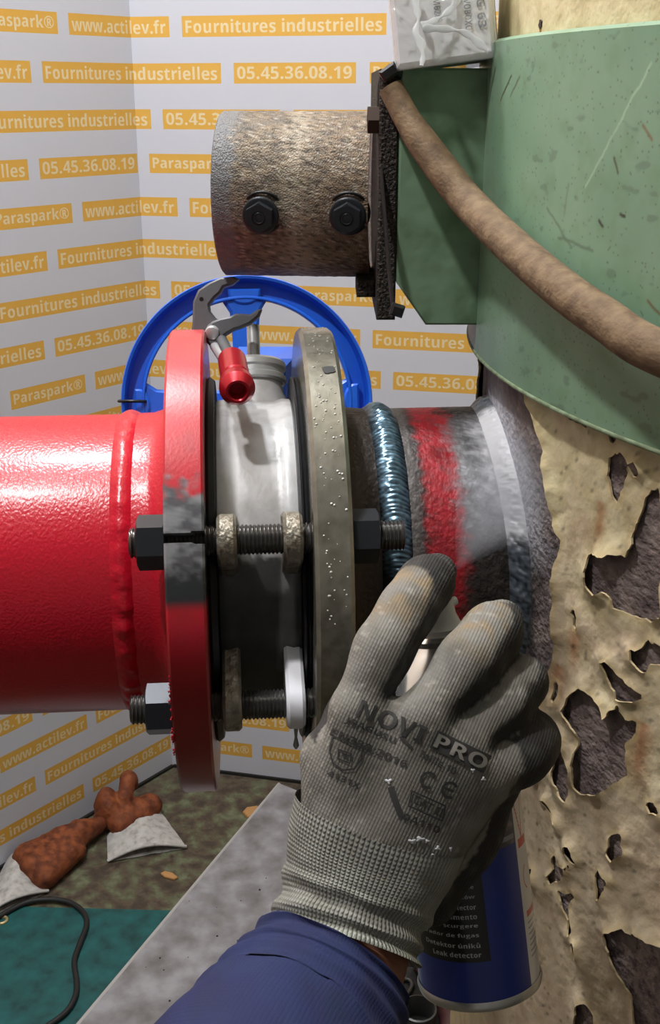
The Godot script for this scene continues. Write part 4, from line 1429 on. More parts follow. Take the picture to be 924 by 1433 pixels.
func make_floor_things() -> void:
	# grey board
	var a := on_floor(392, 1096, 0.03)
	var b := on_floor(108, 1436, 0.03)
	var d := (b - a)
	d.y = 0
	d = d.normalized()
	var side := Vector3(-d.z, 0, d.x)
	if side.x < 0: side = -side
	var board := [a - d * 0.0, b + d * 0.5, b + d * 0.5 + side * 0.33, a + side * 0.33 + d * 0.06]
	var ctr: Vector3 = (board[0] + board[2]) / 2.0
	ctr.y = 0
	var o := []
	for p in board: o.append(Vector2(p.x - ctr.x, -(p.z - ctr.z)))
	var lam := mat("grey board", Color("a6a6ad"), 0.5, 0.0, {"tri": 2.0, "alb": noise_tex(0.012, [[0.0, "a8a49e"], [0.45, "d4d2d0"], [0.75, "f2f2f2"], [1.0, "ffffff"]], 0.0, FastNoiseLite.TYPE_SIMPLEX_SMOOTH, 6, 512, 71)})
	var bd := thing("board", "long grey laminate board lying on the floor below the glove", "board", place(ctr))
	obj("plank", plate(o, 0.03, 0.0015), lam, bd, Transform3D(Basis(Vector3.RIGHT, -PI / 2), Vector3(0, 0.015, 0)))
	var e0: Vector3 = board[0] - ctr
	var e1: Vector3 = board[1] - ctr
	e0.y = 0.0275
	e1.y = 0.0275
	obj("edge_strip", tube([e0 - side * 0.002, e1 - side * 0.002], [Vector2(0.004, 0.0035)], 8), mat("pale edging", Color("b4b2b2"), 0.5), bd)
	var specks := []
	var s := SphereMesh.new()
	s.radius = 1.0
	s.height = 2.0
	s.radial_segments = 8
	s.rings = 4
	for i in 40:
		var p: Vector3 = (board[0] as Vector3).lerp(board[1], rng.randf_range(0.02, 0.75)) + side * rng.randf_range(0.01, 0.3) - ctr
		p.y = 0.0302
		var k := rng.randf_range(0.0008, 0.0025)
		specks.append([s, Transform3D(Basis().scaled(Vector3(k, 0.0006, k * rng.randf_range(0.6, 1.6))), p)])
	obj("dirt_specks", joined(specks), mat("soot", Color("161616"), 0.5), bd).set_meta("kind", "stuff")
	# teal mat with an eyelet
	var mt := thing("floor_mat", "teal rubber mat on the floor at the lower left, under the black cable", "mat", place(on_floor(60, 1350)))
	var mo := on_floor(60, 1350)
	var mp := []
	for p in [[-300, 1262], [243, 1276], [122, 1436], [60, 1600], [-400, 1600]]:
		var w := on_floor(p[0], p[1]) - mo
		mp.append(Vector2(w.x, -w.z))
	obj("sheet", plate(mp, 0.004, 0.001), mat("teal rubber", Color("1a6263"), 0.6, 0.0, {"tri": 2.0, "alb": noise_tex(0.02, [[0.0, "909090"], [0.4, "d0d0d0"], [1.0, "ffffff"]], 0.0, FastNoiseLite.TYPE_SIMPLEX_SMOOTH, 5, 512, 73)}), mt, Transform3D(Basis(Vector3.RIGHT, -PI / 2), Vector3(0, 0.002, 0)))
	var ring := []
	var ec := on_floor(3, 1291) - mo
	for i in 25: ring.append(ec + Vector3(cos(TAU * i / 24.0) * 0.0095, 0.0055, sin(TAU * i / 24.0) * 0.0095))
	obj("eyelet", tube(ring, [0.0033], 10), mat("brass", Color("c8b88a"), 0.4, 0.6), mt)
	# black cable
	var cp := []
	for p in [[-60, 1330], [-20, 1296], [10, 1276], [40, 1262], [70, 1258.5], [98, 1263], [117, 1277], [121, 1295], [112, 1320], [104, 1345], [107, 1372], [106, 1392], [96, 1412], [78, 1428], [50, 1444], [10, 1455]]: cp.append(on_floor(p[0], p[1], 0.0098))
	var c0 := on_floor(104, 1345)
	var cb := thing("cable", "black rubber cable looping across the teal mat", "cable", place(c0))
	obj("cable", tube(smooth_path(cp, 6), [0.0052], 14), mat("black rubber", Color("1c1c1e"), 0.6), cb, place(-c0))
	# wood chips
	for k in 2:
		var p: Vector3 = [on_floor(237, 1227), on_floor(353, 1138)][k]
		var w := obj("wood_chip", plate([Vector2(-0.019, -0.004), Vector2(-0.006, -0.009), Vector2(0.016, -0.006), Vector2(0.02, 0.003), Vector2(0.002, 0.009), Vector2(-0.015, 0.006)], 0.006, 0.0015), mat("raw wood", Color("b98a56"), 0.7), self, Transform3D(Basis(Vector3.UP, [-0.5, 0.8][k]) * Basis(Vector3.RIGHT, -PI / 2), p + Vector3(0, 0.003, 0)) * Transform3D(Basis().scaled([Vector3.ONE, Vector3(1.1, 2.2, 1.5)][k]), Vector3.ZERO))
		tag(w, ["small tan wood chip on the stained floor in front of the nearer leather glove cuff", "tan wood chip on the floor beside the far end of the grey board"][k], "wood chip")
	make_leather_gloves()
	# dark trolley under the stub with a tube end and a red hose on it
	var tp := Vector3(0.065, 0, -1.17)
	var tr := thing("trolley", "black steel box trolley standing under the hand beside the tank", "trolley", place(tp))
	var blk := mat("black steel", Color("17181a"), 0.6, 0.2)
	obj("cabinet", block(0.16, 0.44, 0.36, 0.006), blk, tr, place(Vector3(0, 0.235, 0)))
	for i in 4:
		var w := Vector3([-0.055, 0.055][i % 2], 0.02, [-0.14, 0.14][i / 2])
		obj("wheel", tube([w - Vector3(0.01, 0, 0), w + Vector3(0.01, 0, 0)], [0.02], 20), blk, tr)
	var q := on_floor(586, 1411, 0.4875)
	q.y = 0.4553
	var up := Transform3D(Basis(Vector3.BACK, PI / 2), Vector3.ZERO)
	var rt := thing("tube_end", "short dark open tube with a pale rim, low beside the spray can", "tube", place(q))
	obj("tube", lathe([Vector2(0.003, 0.0001), Vector2(0.003, 0.0185), Vector2(0.030, 0.0185), Vector2(0.033, 0.0195), Vector2(0.032, 0.0215), Vector2(0.028, 0.0212), Vector2(0.0, 0.0212)], 40, null, 30.0), mat("dark tube", Color("55585a"), 0.4, 0.4), rt, up)
	var r0 := on_floor(634, 1432, 0.47)
	r0.y = 0.4553
	var rh := thing("red_hose", "dull red hose end low under the spray can", "hose", place(r0))
	obj("hose", tube([Vector3(-0.012, 0.0155, 0.05), Vector3(0, 0.0155, 0), Vector3(-0.006, 0.0155, -0.05), Vector3(-0.03, 0.0155, -0.11)], [0.0152], 20), mat("dull red rubber", Color("3c191b"), 0.6), rh)
	var lp := []
	for p in [[550, 1385], [560, 1372], [572, 1371], [577, 1380], [566, 1396], [552, 1405]]: lp.append(on_floor(p[0], p[1], 0.4582) - q)
	var wl := thing("wire", "thin dark wire loop behind the sleeve by the tube end", "wire", place(q))
	obj("wire", tube(smooth_path(lp, 6), [0.0028], 10), mat("dark wire", Color("3a3a38"), 0.5), wl)

func leather_mesh(chains: Array, flat: float) -> ArrayMesh:
	var m := nets(chains, 0.0045, 0.012, 0.007, func(p: Vector3) -> Vector3: return Vector3(p.x, maxf(p.y, 0.001), p.z) + Vector3(n3(p, 40.0), n3(p + Vector3.ONE, 40.0), n3(p - Vector3.ONE, 40.0)) * 0.0022)
	return finish(m[0], m[1], PackedColorArray(), PackedVector2Array(), 180.0)

func make_leather_gloves() -> void:
	var hide := mat("rust leather", Color("94552e"), 0.75, 0.0, {"tri": 5.0, "alb": noise_tex(0.015, [[0.0, "6a5048"], [0.4, "b8a090"], [0.7, "f0e0d0"], [1.0, "ffffff"]], 0.0, FastNoiseLite.TYPE_SIMPLEX_SMOOTH, 5, 512, 81), "nrm": noise_tex(0.04, [], 5.0, FastNoiseLite.TYPE_SIMPLEX_SMOOTH, 4, 512, 82), "ns": 0.6})
	var cuffm := mat("grey split leather", Color("d2d1d0"), 0.8, 0.0, {"tri": 5.0, "alb": noise_tex(0.02, [[0.0, "a09c98"], [0.4, "dcdad8"], [1.0, "ffffff"]], 0.0, FastNoiseLite.TYPE_SIMPLEX_SMOOTH, 5, 512, 83)})
	var P := func(x: float, y: float, h: float) -> Vector3: return on_floor(x, y, h)
	# the glove by the fold of the backdrop, fingers curled up
	var k1 := [
		[[P.call(211, 1127, 0.028), P.call(179, 1137, 0.030), 0.026, 0.027], [P.call(199, 1141, 0.024), P.call(169, 1153, 0.026), 0.023, 0.024], [P.call(179, 1137, 0.030), P.call(169, 1153, 0.026), 0.027, 0.024]],
		[[P.call(169, 1141, 0.035), P.call(153, 1131, 0.055), 0.020, 0.017], [P.call(153, 1131, 0.055), P.call(149, 1115, 0.068), 0.017, 0.018], [P.call(149, 1115, 0.068), P.call(141, 1127, 0.05), 0.018, 0.015]],
		[[P.call(177, 1133, 0.04), P.call(175, 1115, 0.065), 0.018, 0.016], [P.call(175, 1115, 0.065), P.call(180, 1091, 0.085), 0.016, 0.018], [P.call(180, 1091, 0.085), P.call(186, 1097, 0.06), 0.017, 0.014]],
		[[P.call(164, 1151, 0.028), P.call(143, 1143, 0.03), 0.018, 0.016], [P.call(143, 1143, 0.03), P.call(147, 1137, 0.045), 0.016, 0.014]]]
	var c1 := [P.call(150, 1174, 0), P.call(220, 1132, 0), P.call(261, 1188, 0), P.call(151, 1208, 0)]
	# the glove further left, lying flat
	var k2 := [
		[[P.call(38, 1200, 0.028), P.call(88, 1176, 0.032), 0.030, 0.028], [P.call(62, 1226, 0.024), P.call(104, 1190, 0.028), 0.027, 0.024], [P.call(50, 1212, 0.028), P.call(96, 1182, 0.03), 0.032, 0.028]],
		[[P.call(84, 1172, 0.04), P.call(112, 1160, 0.045), 0.022, 0.018], [P.call(112, 1160, 0.045), P.call(140, 1152, 0.035), 0.018, 0.015]],
		[[P.call(98, 1184, 0.03), P.call(120, 1166, 0.03), 0.022, 0.018], [P.call(120, 1166, 0.03), P.call(138, 1158, 0.02), 0.018, 0.014]]]
	var c2 := [P.call(8, 1212, 0), P.call(52, 1214, 0), P.call(68, 1250, 0), P.call(-40, 1300, 0), P.call(-60, 1250, 0)]
	for g in 2:
		var ks: Array = [k1, k2][g]
		var cs: Array = [c1, c2][g]
		var root: Vector3 = ks[0][0][0]
		root.y = 0
		var t := thing("leather_glove", ["rust brown leather welding glove with curled fingers, its pale cuff flat on the floor", "rust brown leather welding glove with its pale cuff cut off by the left edge"][g], "glove", place(root), "leather welding gloves on the floor")
		obj("leather_body", leather_mesh(ks, 0.0), hide, t, place(-root))
		# cuff: a flattened open tube
		var V := PackedVector3Array()
		var I := PackedInt32Array()
		var n := 24
		var A: Vector3 = cs[0]
		var B: Vector3 = cs[1]
		var Cc: Vector3 = cs[2]
		var Dd: Vector3 = cs[3]
		for layer in 2:
			for j in n + 1:
				for i in n + 1:
					var f := float(i) / n
					var h := float(j) / n
					var p := A.lerp(B, f).lerp(Dd.lerp(Cc, f), h)
					var puff := sin(PI * f) * (0.034 - 0.014 * h) + 0.004 * n3(p, 30.0) + 0.003
					V.append(Vector3(p.x, maxf(0.001, (puff + 0.004) if layer == 0 else 0.0015 + 0.3 * puff * h * (0.4 + n3(p, 12.0))), p.z) - root)
		for layer in 2:
			for j in n:
				for i in n:
					var a := layer * (n + 1) * (n + 1) + j * (n + 1) + i
					var q := [a, a + n + 1, a + 1, a + 1, a + n + 1, a + n + 2]
					if layer == 1: q.reverse()
					I.append_array(q)
		obj("cuff", finish(V, I, PackedColorArray(), PackedVector2Array(), 180.0), cuffm, t).set_meta("label", "pale grey split leather cuff")
		var hem := []
		for i in 13: hem.append(Dd.lerp(Cc, i / 12.0) - root + Vector3(0, 0.006 + sin(PI * i / 12.0) * 0.02, 0))
		obj("hem", tube(hem, [0.0035], 8), cuffm, t)

# ------------------------------------------------------------------ spray can, mist, hand

var can_at: Transform3D

func make_can() -> void:
	var B := at(672, 1372, 0.605)
	var T := at(615, 880, 0.588)
	var y := (T - B).normalized()
	var z := (EYE - B)
	z = (z - y * z.dot(y)).normalized()
	var L := B.distance_to(T)
	can_at = Transform3D(Basis(y.cross(z), y, z), B)
	var t := thing("spray_can", "blue, black and white aerosol spray can held upright in the gloved hand", "spray can", can_at)
	var up := Transform3D(Basis(Vector3.BACK, PI / 2), Vector3.ZERO)    # lathe x -> y ; angle 0 -> z, 90 -> -x
	var R := 0.0325
	# printed label: u runs round the can, v down
	var W := 1024
	var H := 900
	var hl := L - 0.03
	var im := Image.create_empty(W, H, false, Image.FORMAT_RGB8)
	im.fill(Color("1b3186"))
	var Y := func(h: float) -> int: return int((1.0 - h / hl) * H)          # height -> row
	var X := func(deg: float) -> int: return int(posmod(deg + 180.0, 360.0) / 360.0 * W)   # degrees to the right of the front
	im.fill_rect(Rect2i(0, 0, W, Y.call(0.083)), Color("4a4a52"))
	for yy in Y.call(0.083):
		for xx in range(X.call(-80), X.call(52)):
			var n := n3(Vector3(xx * 0.02, yy * 0.02, 0), 1.0)
			im.set_pixel(xx, yy, Color("46464e").lerp(Color("7a6a72"), clampf(0.3 + n * 1.4, 0, 1)))
	im.fill_rect(Rect2i(X.call(-75), Y.call(0.081), X.call(12) - X.call(-75), Y.call(0.027) - Y.call(0.081)), Color("101216"))
	im.fill_rect(Rect2i(X.call(-78), Y.call(0.088), X.call(52) - X.call(-78), 14), Color("8a8a90"))
	im.fill_rect(Rect2i(X.call(54), 0, X.call(112) - X.call(54), H), Color("d8d6d2"))
	var lines := ["er für alle Typen", "or de fugas", "atore di perdite", "acz przecieków", "lekdetector", "tor de vazamento", "ctor de scurgere", "trador de fugas", "Detektor úniků", "Leak detector"]
	var lw := [0.60, 0.52, 0.60, 0.64, 0.42, 0.76, 0.78, 0.72, 0.70, 0.60]
	for i in 10:
		var hh := 0.078 - 0.0051 * i
		var x1: int = X.call(4)
		var wd := int(lw[i] * 78.0 / 360.0 * W)
		paint_text(im, lines[i], Rect2i(x1 - wd, Y.call(hh), wd, 15), Color("b4b8bc"))
	# hazard diamond edge and red bars on the white strip
	for k in 60:
		var f := k / 59.0
		for s in [[0.13, 64.0, 0.104, 57.0], [0.104, 57.0, 0.083, 66.0], [0.13, 64.0, 0.105, 72.0], [0.105, 72.0, 0.083, 66.0]]:
			im.fill_rect(Rect2i(X.call(lerpf(s[1], s[3], f)) - 2, Y.call(lerpf(s[0], s[2], f)), 4, 4), Color("c83c34"))
	im.fill_rect(Rect2i(X.call(58), Y.call(0.083), X.call(76) - X.call(58), 26), Color("d03a32"))
	im.fill_rect(Rect2i(X.call(60), Y.call(0.044), X.call(84) - X.call(60), 18), Color("c8483e"))
	for i in 7: im.fill_rect(Rect2i(X.call(60), Y.call(0.038 - 0.003 * i), X.call(80 - 3 * (i % 3)) - X.call(60), 5), Color("8a8a8c"))
	for k in 40:
		var a := PI * (0.6 + 0.8 * k / 39.0)
		im.fill_rect(Rect2i(X.call(68) + int(cos(a) * 20), Y.call(0.062) + int(sin(a) * 36), 3, 4), Color("c8483e"))
	var lab := mat("can label", Color.WHITE, 0.3, 0.0, {"alb": ImageTexture.create_from_image(im), "coat": 0.3, "cr": 0.15})
	var V := PackedVector3Array()
	var I := PackedInt32Array()
	var UV := PackedVector2Array()
	var n := 96
	for j in 3:
		for k in n + 1:
			var a := TAU * k / n - PI
			V.append(Vector3(sin(a) * R, [0.004, hl * 0.5, hl][j], cos(a) * R))
			UV.append(Vector2(float(k) / n, 1.0 - [0.004, hl * 0.5, hl][j] / hl))
	for j in 2:
		for k in n:
			var a := j * (n + 1) + k
			I.append_array([a, a + n + 1, a + 1, a + 1, a + n + 1, a + n + 2])
	obj("label", finish(V, I, PackedColorArray(), UV, 60.0), lab, t)
	var tin := mat("tin", Color("c8c8c6"), 0.3, 0.85)
	obj("bottom_rim", lathe([Vector2(0.004, 0.0001), Vector2(0.002, 0.029), Vector2(0.0, 0.031), Vector2(0.0006, 0.033), Vector2(0.003, 0.0336), Vector2(0.0055, 0.0328)], 72, null, 40.0), tin, t, up)
	obj("shoulder", lathe([Vector2(hl - 0.001, R), Vector2(hl + 0.002, R + 0.0008), Vector2(hl + 0.004, R - 0.001), Vector2(hl + 0.012, R - 0.006), Vector2(hl + 0.020, R - 0.014), Vector2(hl + 0.023, R - 0.0165), Vector2(hl + 0.026, R - 0.0155), Vector2(hl + 0.028, R - 0.018), Vector2(hl + 0.027, 0.0001)], 72, null, 40.0), mat("bright tin", Color("dcdcda"), 0.2, 0.8), t, up)
	var nozzle := mat("white plastic", Color("dededb"), 0.4)
	obj("nozzle", lathe([Vector2(L - 0.004, 0.013), Vector2(L + 0.001, 0.0135), Vector2(L + 0.003, 0.0115), Vector2(L + 0.008, 0.0095), Vector2(L + 0.0165, 0.0085), Vector2(L + 0.018, 0.007), Vector2(L + 0.018, 0.0001)], 48, null, 35.0), nozzle, t, up)
	obj("nozzle_outlet", tube([Vector3(0.006, L + 0.0125, -0.002), Vector3(0.0105, L + 0.0135, -0.004)], [0.0028, 0.0022], 16), nozzle, t)

func make_mist() -> void:
	var a := at(637, 800, 0.592)
	var b := at(728, 655, 0.752)
	var y := (a - b).normalized()
	var x := y.cross(Vector3.RIGHT).normalized()
	var l := a.distance_to(b)
	var m := FogMaterial.new()
	m.resource_name = "white mist"
	m.albedo = Color(0.97, 0.97, 1.0)
	m.density = 16.0
	var root := thing("spray_mist", "white cone of spray mist blowing from the can onto the weld", "mist", Transform3D(Basis(x, y, x.cross(y)), (a + b) / 2.0))
	root.set_meta("kind", "stuff")
	m.density = 3.2
	for k in 5:
		var f := FogVolume.new()
		f.name = "mist_cone"
		f.shape = RenderingServer.FOG_VOLUME_SHAPE_CONE
		var w: float = [0.088, 0.070, 0.052, 0.036, 0.022][k]
		var ll: float = l * [1.0, 0.97, 0.93, 0.86, 0.72][k]
		f.size = Vector3(w * ll / l, ll, w * ll / l)
		f.position = Vector3(0, (l - ll) / 2.0, 0)
		f.material = m
		root.add_child(f, true)
var hand := []      # the bones of the gloved hand, chain by chain

func bone(a: Array, b: Array) -> Array:    # [pixel x, pixel y, depth, radius] at both ends
	return [at(a[0], a[1], a[2]), at(b[0], b[1], b[2]), a[3], b[3]]

func on_hand(x: float, y: float, lift := 0.0004) -> Vector3:
	var r := ray(x, y)
	var d := 0.46
	for i in 40:
		var e := field_at(hand, EYE + r * d, 0.016, 0.005)
		d += e * 0.9 / r.length()
		if absf(e) < 0.00005: break
	d = minf(d, 0.57)
	return EYE + r * (d - lift / r.length() - 0.0002)

func ink_text(text: String, x: float, y: float, x2: float, y2: float, h: float) -> ArrayMesh:
	var l := letters(text)
	var v: PackedVector3Array = l[0]
	var bb := bounds(v)
	var o := Vector2(x, y)
	var ex := Vector2(x2, y2) - o
	var ey := Vector2(ex.y, -ex.x).normalized() * h
	for i in v.size():
		var q := o + ex * ((v[i].x - bb.position.x) / bb.size.x) + ey * ((v[i].y - bb.position.y) / bb.size.y)
		v[i] = on_hand(q.x, q.y)
	return finish(v, l[1], PackedColorArray(), PackedVector2Array(), 180.0)

func ink_stroke(pts: Array, w: float, lift := 0.0004) -> ArrayMesh:
	var v := PackedVector3Array()
	var ix := PackedInt32Array()
	var path := PackedVector2Array()
	for i in pts.size() - 1:
		var a := Vector2(pts[i][0], pts[i][1])
		var b := Vector2(pts[i + 1][0], pts[i + 1][1])
		var n := maxi(1, int(a.distance_to(b) / 4.0))
		for k in n: path.append(a.lerp(b, float(k) / n))
	path.append(Vector2(pts[-1][0], pts[-1][1]))
	for i in path.size():
		var d := (path[mini(i + 1, path.size() - 1)] - path[maxi(i - 1, 0)]).normalized()
		var s := Vector2(-d.y, d.x) * w / 2
		v.append(on_hand(path[i].x + s.x, path[i].y + s.y, lift))
		v.append(on_hand(path[i].x - s.x, path[i].y - s.y, lift))
	for i in path.size() - 1: ix.append_array([i * 2, i * 2 + 1, i * 2 + 2, i * 2 + 1, i * 2 + 3, i * 2 + 2])
	return finish(v, ix, PackedColorArray(), PackedVector2Array(), 180.0)

func ink_blob(x: float, y: float, rx: float, ry: float) -> ArrayMesh:
	var v := PackedVector3Array([on_hand(x, y, 0.0012)])
	var ix := PackedInt32Array()
	var k := rng.randf_range(0.0, 9.0)
	for i in 14:
		var a := TAU * i / 14.0
		var r := 0.7 + 0.3 * sin(a * 3.0 + k) + 0.12 * sin(a * 5.0 + k * 2.0)
		v.append(on_hand(x + cos(a) * rx * r, y + sin(a) * ry * r, 0.0003))
		ix.append_array([0, 1 + i, 1 + (i + 1) % 14])
	return finish(v, ix, PackedColorArray(), PackedVector2Array(), 180.0)

func make_person() -> void:
	var palm := [
		bone([480, 1178, 0.548, 0.0165], [500, 1006, 0.538, 0.0138]),
		bone([484, 1185, 0.550, 0.0170], [458, 1062, 0.555, 0.0135]),
		bone([535, 1184, 0.546, 0.0165], [588, 1018, 0.533, 0.0140]),
		bone([540, 1186, 0.546, 0.0165], [640, 1054, 0.534, 0.0138]),
		bone([588, 1206, 0.548, 0.0155], [674, 1090, 0.540, 0.0140]),
		bone([500, 1260, 0.550, 0.0165], [530, 1180, 0.547, 0.0170]),
		bone([548, 1280, 0.552, 0.0155], [578, 1200, 0.549, 0.0160]),
		bone([474, 1250, 0.552, 0.0150], [486, 1170, 0.549, 0.0160])]
	var index := [bone([502, 988, 0.538, 0.0132], [538, 907, 0.543, 0.0113]), bone([538, 907, 0.543, 0.0113], [572, 851, 0.556, 0.0112]), bone([572, 851, 0.556, 0.0112], [596, 817, 0.575, 0.0110]), bone([596, 817, 0.575, 0.0110], [612, 801, 0.596, 0.0104])]
	var middle := [bone([596, 1000, 0.532, 0.0134], [658, 924, 0.543, 0.0121]), bone([658, 924, 0.543, 0.0121], [689, 886, 0.561, 0.0117]), bone([689, 886, 0.561, 0.0117], [703, 868, 0.583, 0.0110])]
	var ring := [bone([650, 1036, 0.536, 0.0122], [703, 984, 0.549, 0.0104]), bone([703, 984, 0.549, 0.0104], [729, 955, 0.567, 0.0102]), bone([729, 955, 0.567, 0.0102], [738, 944, 0.588, 0.0096])]
	var little := [bone([684, 1084, 0.541, 0.0128], [728, 1054, 0.553, 0.0122]), bone([728, 1054, 0.553, 0.0122], [740, 1036, 0.572, 0.0124]), bone([740, 1036, 0.572, 0.0124], [722, 1022, 0.590, 0.0116])]
	var thumb := [bone([470, 1055, 0.556, 0.0150], [503, 1000, 0.572, 0.0128]), bone([503, 1000, 0.572, 0.0128], [528, 945, 0.582, 0.0112])]
	var heel := [bone([690, 1098, 0.560, 0.0135], [652, 1168, 0.562, 0.0140]), bone([652, 1168, 0.562, 0.0140], [606, 1262, 0.560, 0.0118])]
	hand = [palm, index, middle, ring, little, thumb, heel]
	var root := at(520, 1240, 0.58)
	var back := place(-root)
	var t := thing("person", "person's right arm in a navy sleeve and grey knit work glove, gripping the spray can", "person", place(root))
	var N := (EYE - at(560, 1050, 0.57)).normalized()
	var upv := (at(640, 900, 0.57) - at(500, 1200, 0.57)).normalized()
	var left := upv.cross(N).normalized()
	if left.x > 0: left = -left
	# bare wrist and forearm inside glove and sleeve
	var skin := mat("skin", Color("8a5a44"), 0.55, 0.0)
	var arm := smooth_path([at(526, 1200, 0.549), at(498, 1290, 0.544), at(476, 1345, 0.536), at(430, 1440, 0.508), at(330, 1640, 0.438)], 5)
	var ar := []
	for i in arm.size():
		var f := float(i) / arm.size()
		ar.append(Vector2(lerpf(0.027, 0.037, f), lerpf(0.0185, 0.034, f)))
	obj("forearm", tube(arm, ar, 28, N), skin, t, back)
	# glove
	var m := nets(hand, 0.0024, 0.016, 0.005)
	var V: PackedVector3Array = m[0]
	var I: PackedInt32Array = m[1]
	var nn := normals_of(V, I)
	var C := PackedColorArray()
	var UV := PackedVector2Array()
	var axes := [(N + left * 0.2).normalized(), (N + left * 1.0).normalized(), (N + left * 0.75 + upv * 0.45).normalized(), (N + left * 0.65 + upv * 0.5).normalized(), (N + left * 0.5 + upv * 0.2).normalized(), N, N]
	# how far round the black dip comes: [at the base, at the tip, where along the finger it begins to climb, and ends]
	var along := [[0.12, 0.12, 0.0, 1.0], [0.15, 1.4, 0.56, 0.78], [0.38, 0.55, 0.1, 0.9], [0.4, 0.6, 0.1, 0.9], [0.1, 1.4, 0.0, 0.34], [1.5, 1.5, 0.0, 1.0], [1.5, 1.5, 0.0, 1.0]]
	var knit := lin("7e7b75")
	var black := lin("2b2a29")
	for i in V.size():
		var p := V[i]
		var best := 1.0
		var who := 0
		var s := 0.0
		for c in 7:
			var cnt: int = hand[c].size()
			for b in cnt:
				var q: Array = hand[c][b]
				var d := capsule(p, q[0], q[1], q[2], q[3])
				if d < best:
					best = d
					who = c
					var ab: Vector3 = q[1] - q[0]
					s = (b + clampf((p - q[0]).dot(ab) / ab.length_squared(), 0, 1)) / cnt
		var w := nn[i].dot(axes[who])
		var n1 := n3(p, 60.0)
		var n2 := n3(p, 260.0)
		var lim := lerpf(along[who][0], along[who][1], smoothstep(along[who][2], along[who][3], s))
		var k := smoothstep(-0.09, 0.09, lim + 0.12 * n1 + 0.05 * n2 - w)
		var c0 := knit.lerp(lin("6a675f"), clampf(0.4 + n1, 0, 0.8))
		if who in [1, 2]: c0 = c0.lerp(lin("8d7a5e"), 0.8 * smoothstep(0.25, 0.45, s) * (1.0 - smoothstep(0.6, 0.95, s)) * clampf(0.6 + n1 * 2.0, 0, 1))
		c0 = c0.lerp(lin("5c5954"), clampf((n3(p + Vector3(0, 3, 0), 35.0) - 0.15) * 2.0, 0, 0.6))
		if n2 > 0.45: c0 = c0.lerp(lin("aaa69c"), 0.5)
		var blk := black.lerp(lin("5a5752"), clampf(n1 - 0.05, 0, 0.4))
		C.append(c0.lerp(blk, k))
		UV.append(Vector2((p - root).dot(left), (p - root).dot(upv)))
	var weave := knit_image(64, 64)
	var gm := mat("knit glove", Color.WHITE, 0.85, 0.0, {"vc": true, "hgt": weave, "hs": 0.03, "uvs": Vector3(640, 480, 1)})
	var glove := obj("glove", finish(V, I, C, UV, 180.0), gm, t, back)
	glove.set_meta("label", "grey knit glove with black dipped palm and fingertips")
	# print on the back of the glove
	var ink := mat("glove ink", Color("3a3938"), 0.8)
	var pale := mat("glove pale", Color("85827b"), 0.85)
	obj("print", ink_text("NOVI", 497, 1001, 590, 1041, 25), ink, glove)
	obj("print", ink_stroke([[607, 1034], [683, 1070]], 27.0, 0.0004), ink, glove)
	obj("print", ink_text("PRO", 606, 1044, 677, 1078, 20), pale, glove)
	# lift the pale letters over the dark bar
	glove.get_child(2).position = N * 0.0004
	obj("print", ink_text("JRAGUSU", 481, 1012, 551, 1043, 11), ink, glove)
	obj("print", ink_stroke([[560, 1031], [577, 1047]], 4.0), ink, glove)
	obj("print", ink_text("Taille 10", 585, 1058, 636, 1085, 11), ink, glove)
	obj("print", ink_text("EN388:2016", 461, 1028, 568, 1076, 11), ink, glove)
	obj("print", ink_text("4131X", 457, 1085, 502, 1105, 9), ink, glove)
	obj("print", ink_text("CAT II", 578, 1124, 618, 1144, 12), ink, glove)
	obj("print", ink_text("0A110", 563, 1147, 614, 1167, 10), ink, glove)
	var sh := [[466, 1030], [461, 1050], [466, 1068], [480, 1078], [496, 1076], [506, 1062], [508, 1046]]
	obj("print", ink_stroke(sh, 2.4), ink, glove)
	obj("print", ink_stroke([[466, 1030], [508, 1047]], 2.4), ink, glove)
	obj("print", ink_stroke([[474, 1049], [492, 1055], [490, 1068], [473, 1062], [474, 1049]], 2.2), ink, glove)
	obj("print", ink_stroke([[479, 1056], [487, 1060]], 3.0), ink, glove)
	for c in [[600, 1092, 0], [630, 1106, 1]]:
		var arc := []
		for i in 13:
			var g := deg_to_rad(24.0 + 55.0 + 250.0 * i / 12.0)
			g = deg_to_rad(24.0 + 50.0 + 260.0 * i / 12.0)
			arc.append([c[0] + cos(g) * 10.5, c[1] + sin(g) * 10.5])
		obj("print", ink_stroke(arc, 4.0), ink, glove)
		if c[2]: obj("print", ink_stroke([[c[0] - 9, c[1] - 4], [c[0] + 5, c[1] + 2]], 3.5), ink, glove)
	obj("print", ink_stroke([[577, 1107], [624, 1128], [619, 1149], [572, 1128], [577, 1107]], 2.2), ink, glove)
	obj("smudge", ink_stroke([[547, 1101], [551, 1115], [556, 1128], [562, 1143]], 9.0), ink, glove)
	for s in [[544, 1093, 6, 4.5], [577, 1177, 7, 4], [588, 1174, 8, 4.5], [598, 1177, 4, 3], [613, 1187, 5, 4.5], [631, 1188, 2.5, 4], [662, 1078, 4, 3.5], [677, 1090, 4, 4], [606, 1196, 3, 2]]:
		obj("paint_spot", ink_blob(s[0], s[1], s[2], s[3]), mat("white developer", Color("e6e7ee"), 0.7), glove)
	# cuff: ribbed knit with gathers
	var cp := smooth_path([at(532, 1150, 0.548), at(516, 1200, 0.549), at(502, 1245, 0.547), at(488, 1290, 0.542), at(480, 1318, 0.538)], 8)
	var cn := cp.size()
	var cr := []
	for i in cn:
		var f := float(i) / (cn - 1)
		cr.append(Vector2(lerpf(0.0438, 0.0364, smoothstep(0.0, 0.7, f)) + 0.002 * smoothstep(0.8, 1.0, f), lerpf(0.0290, 0.0258, smoothstep(0.35, 0.8, f))))
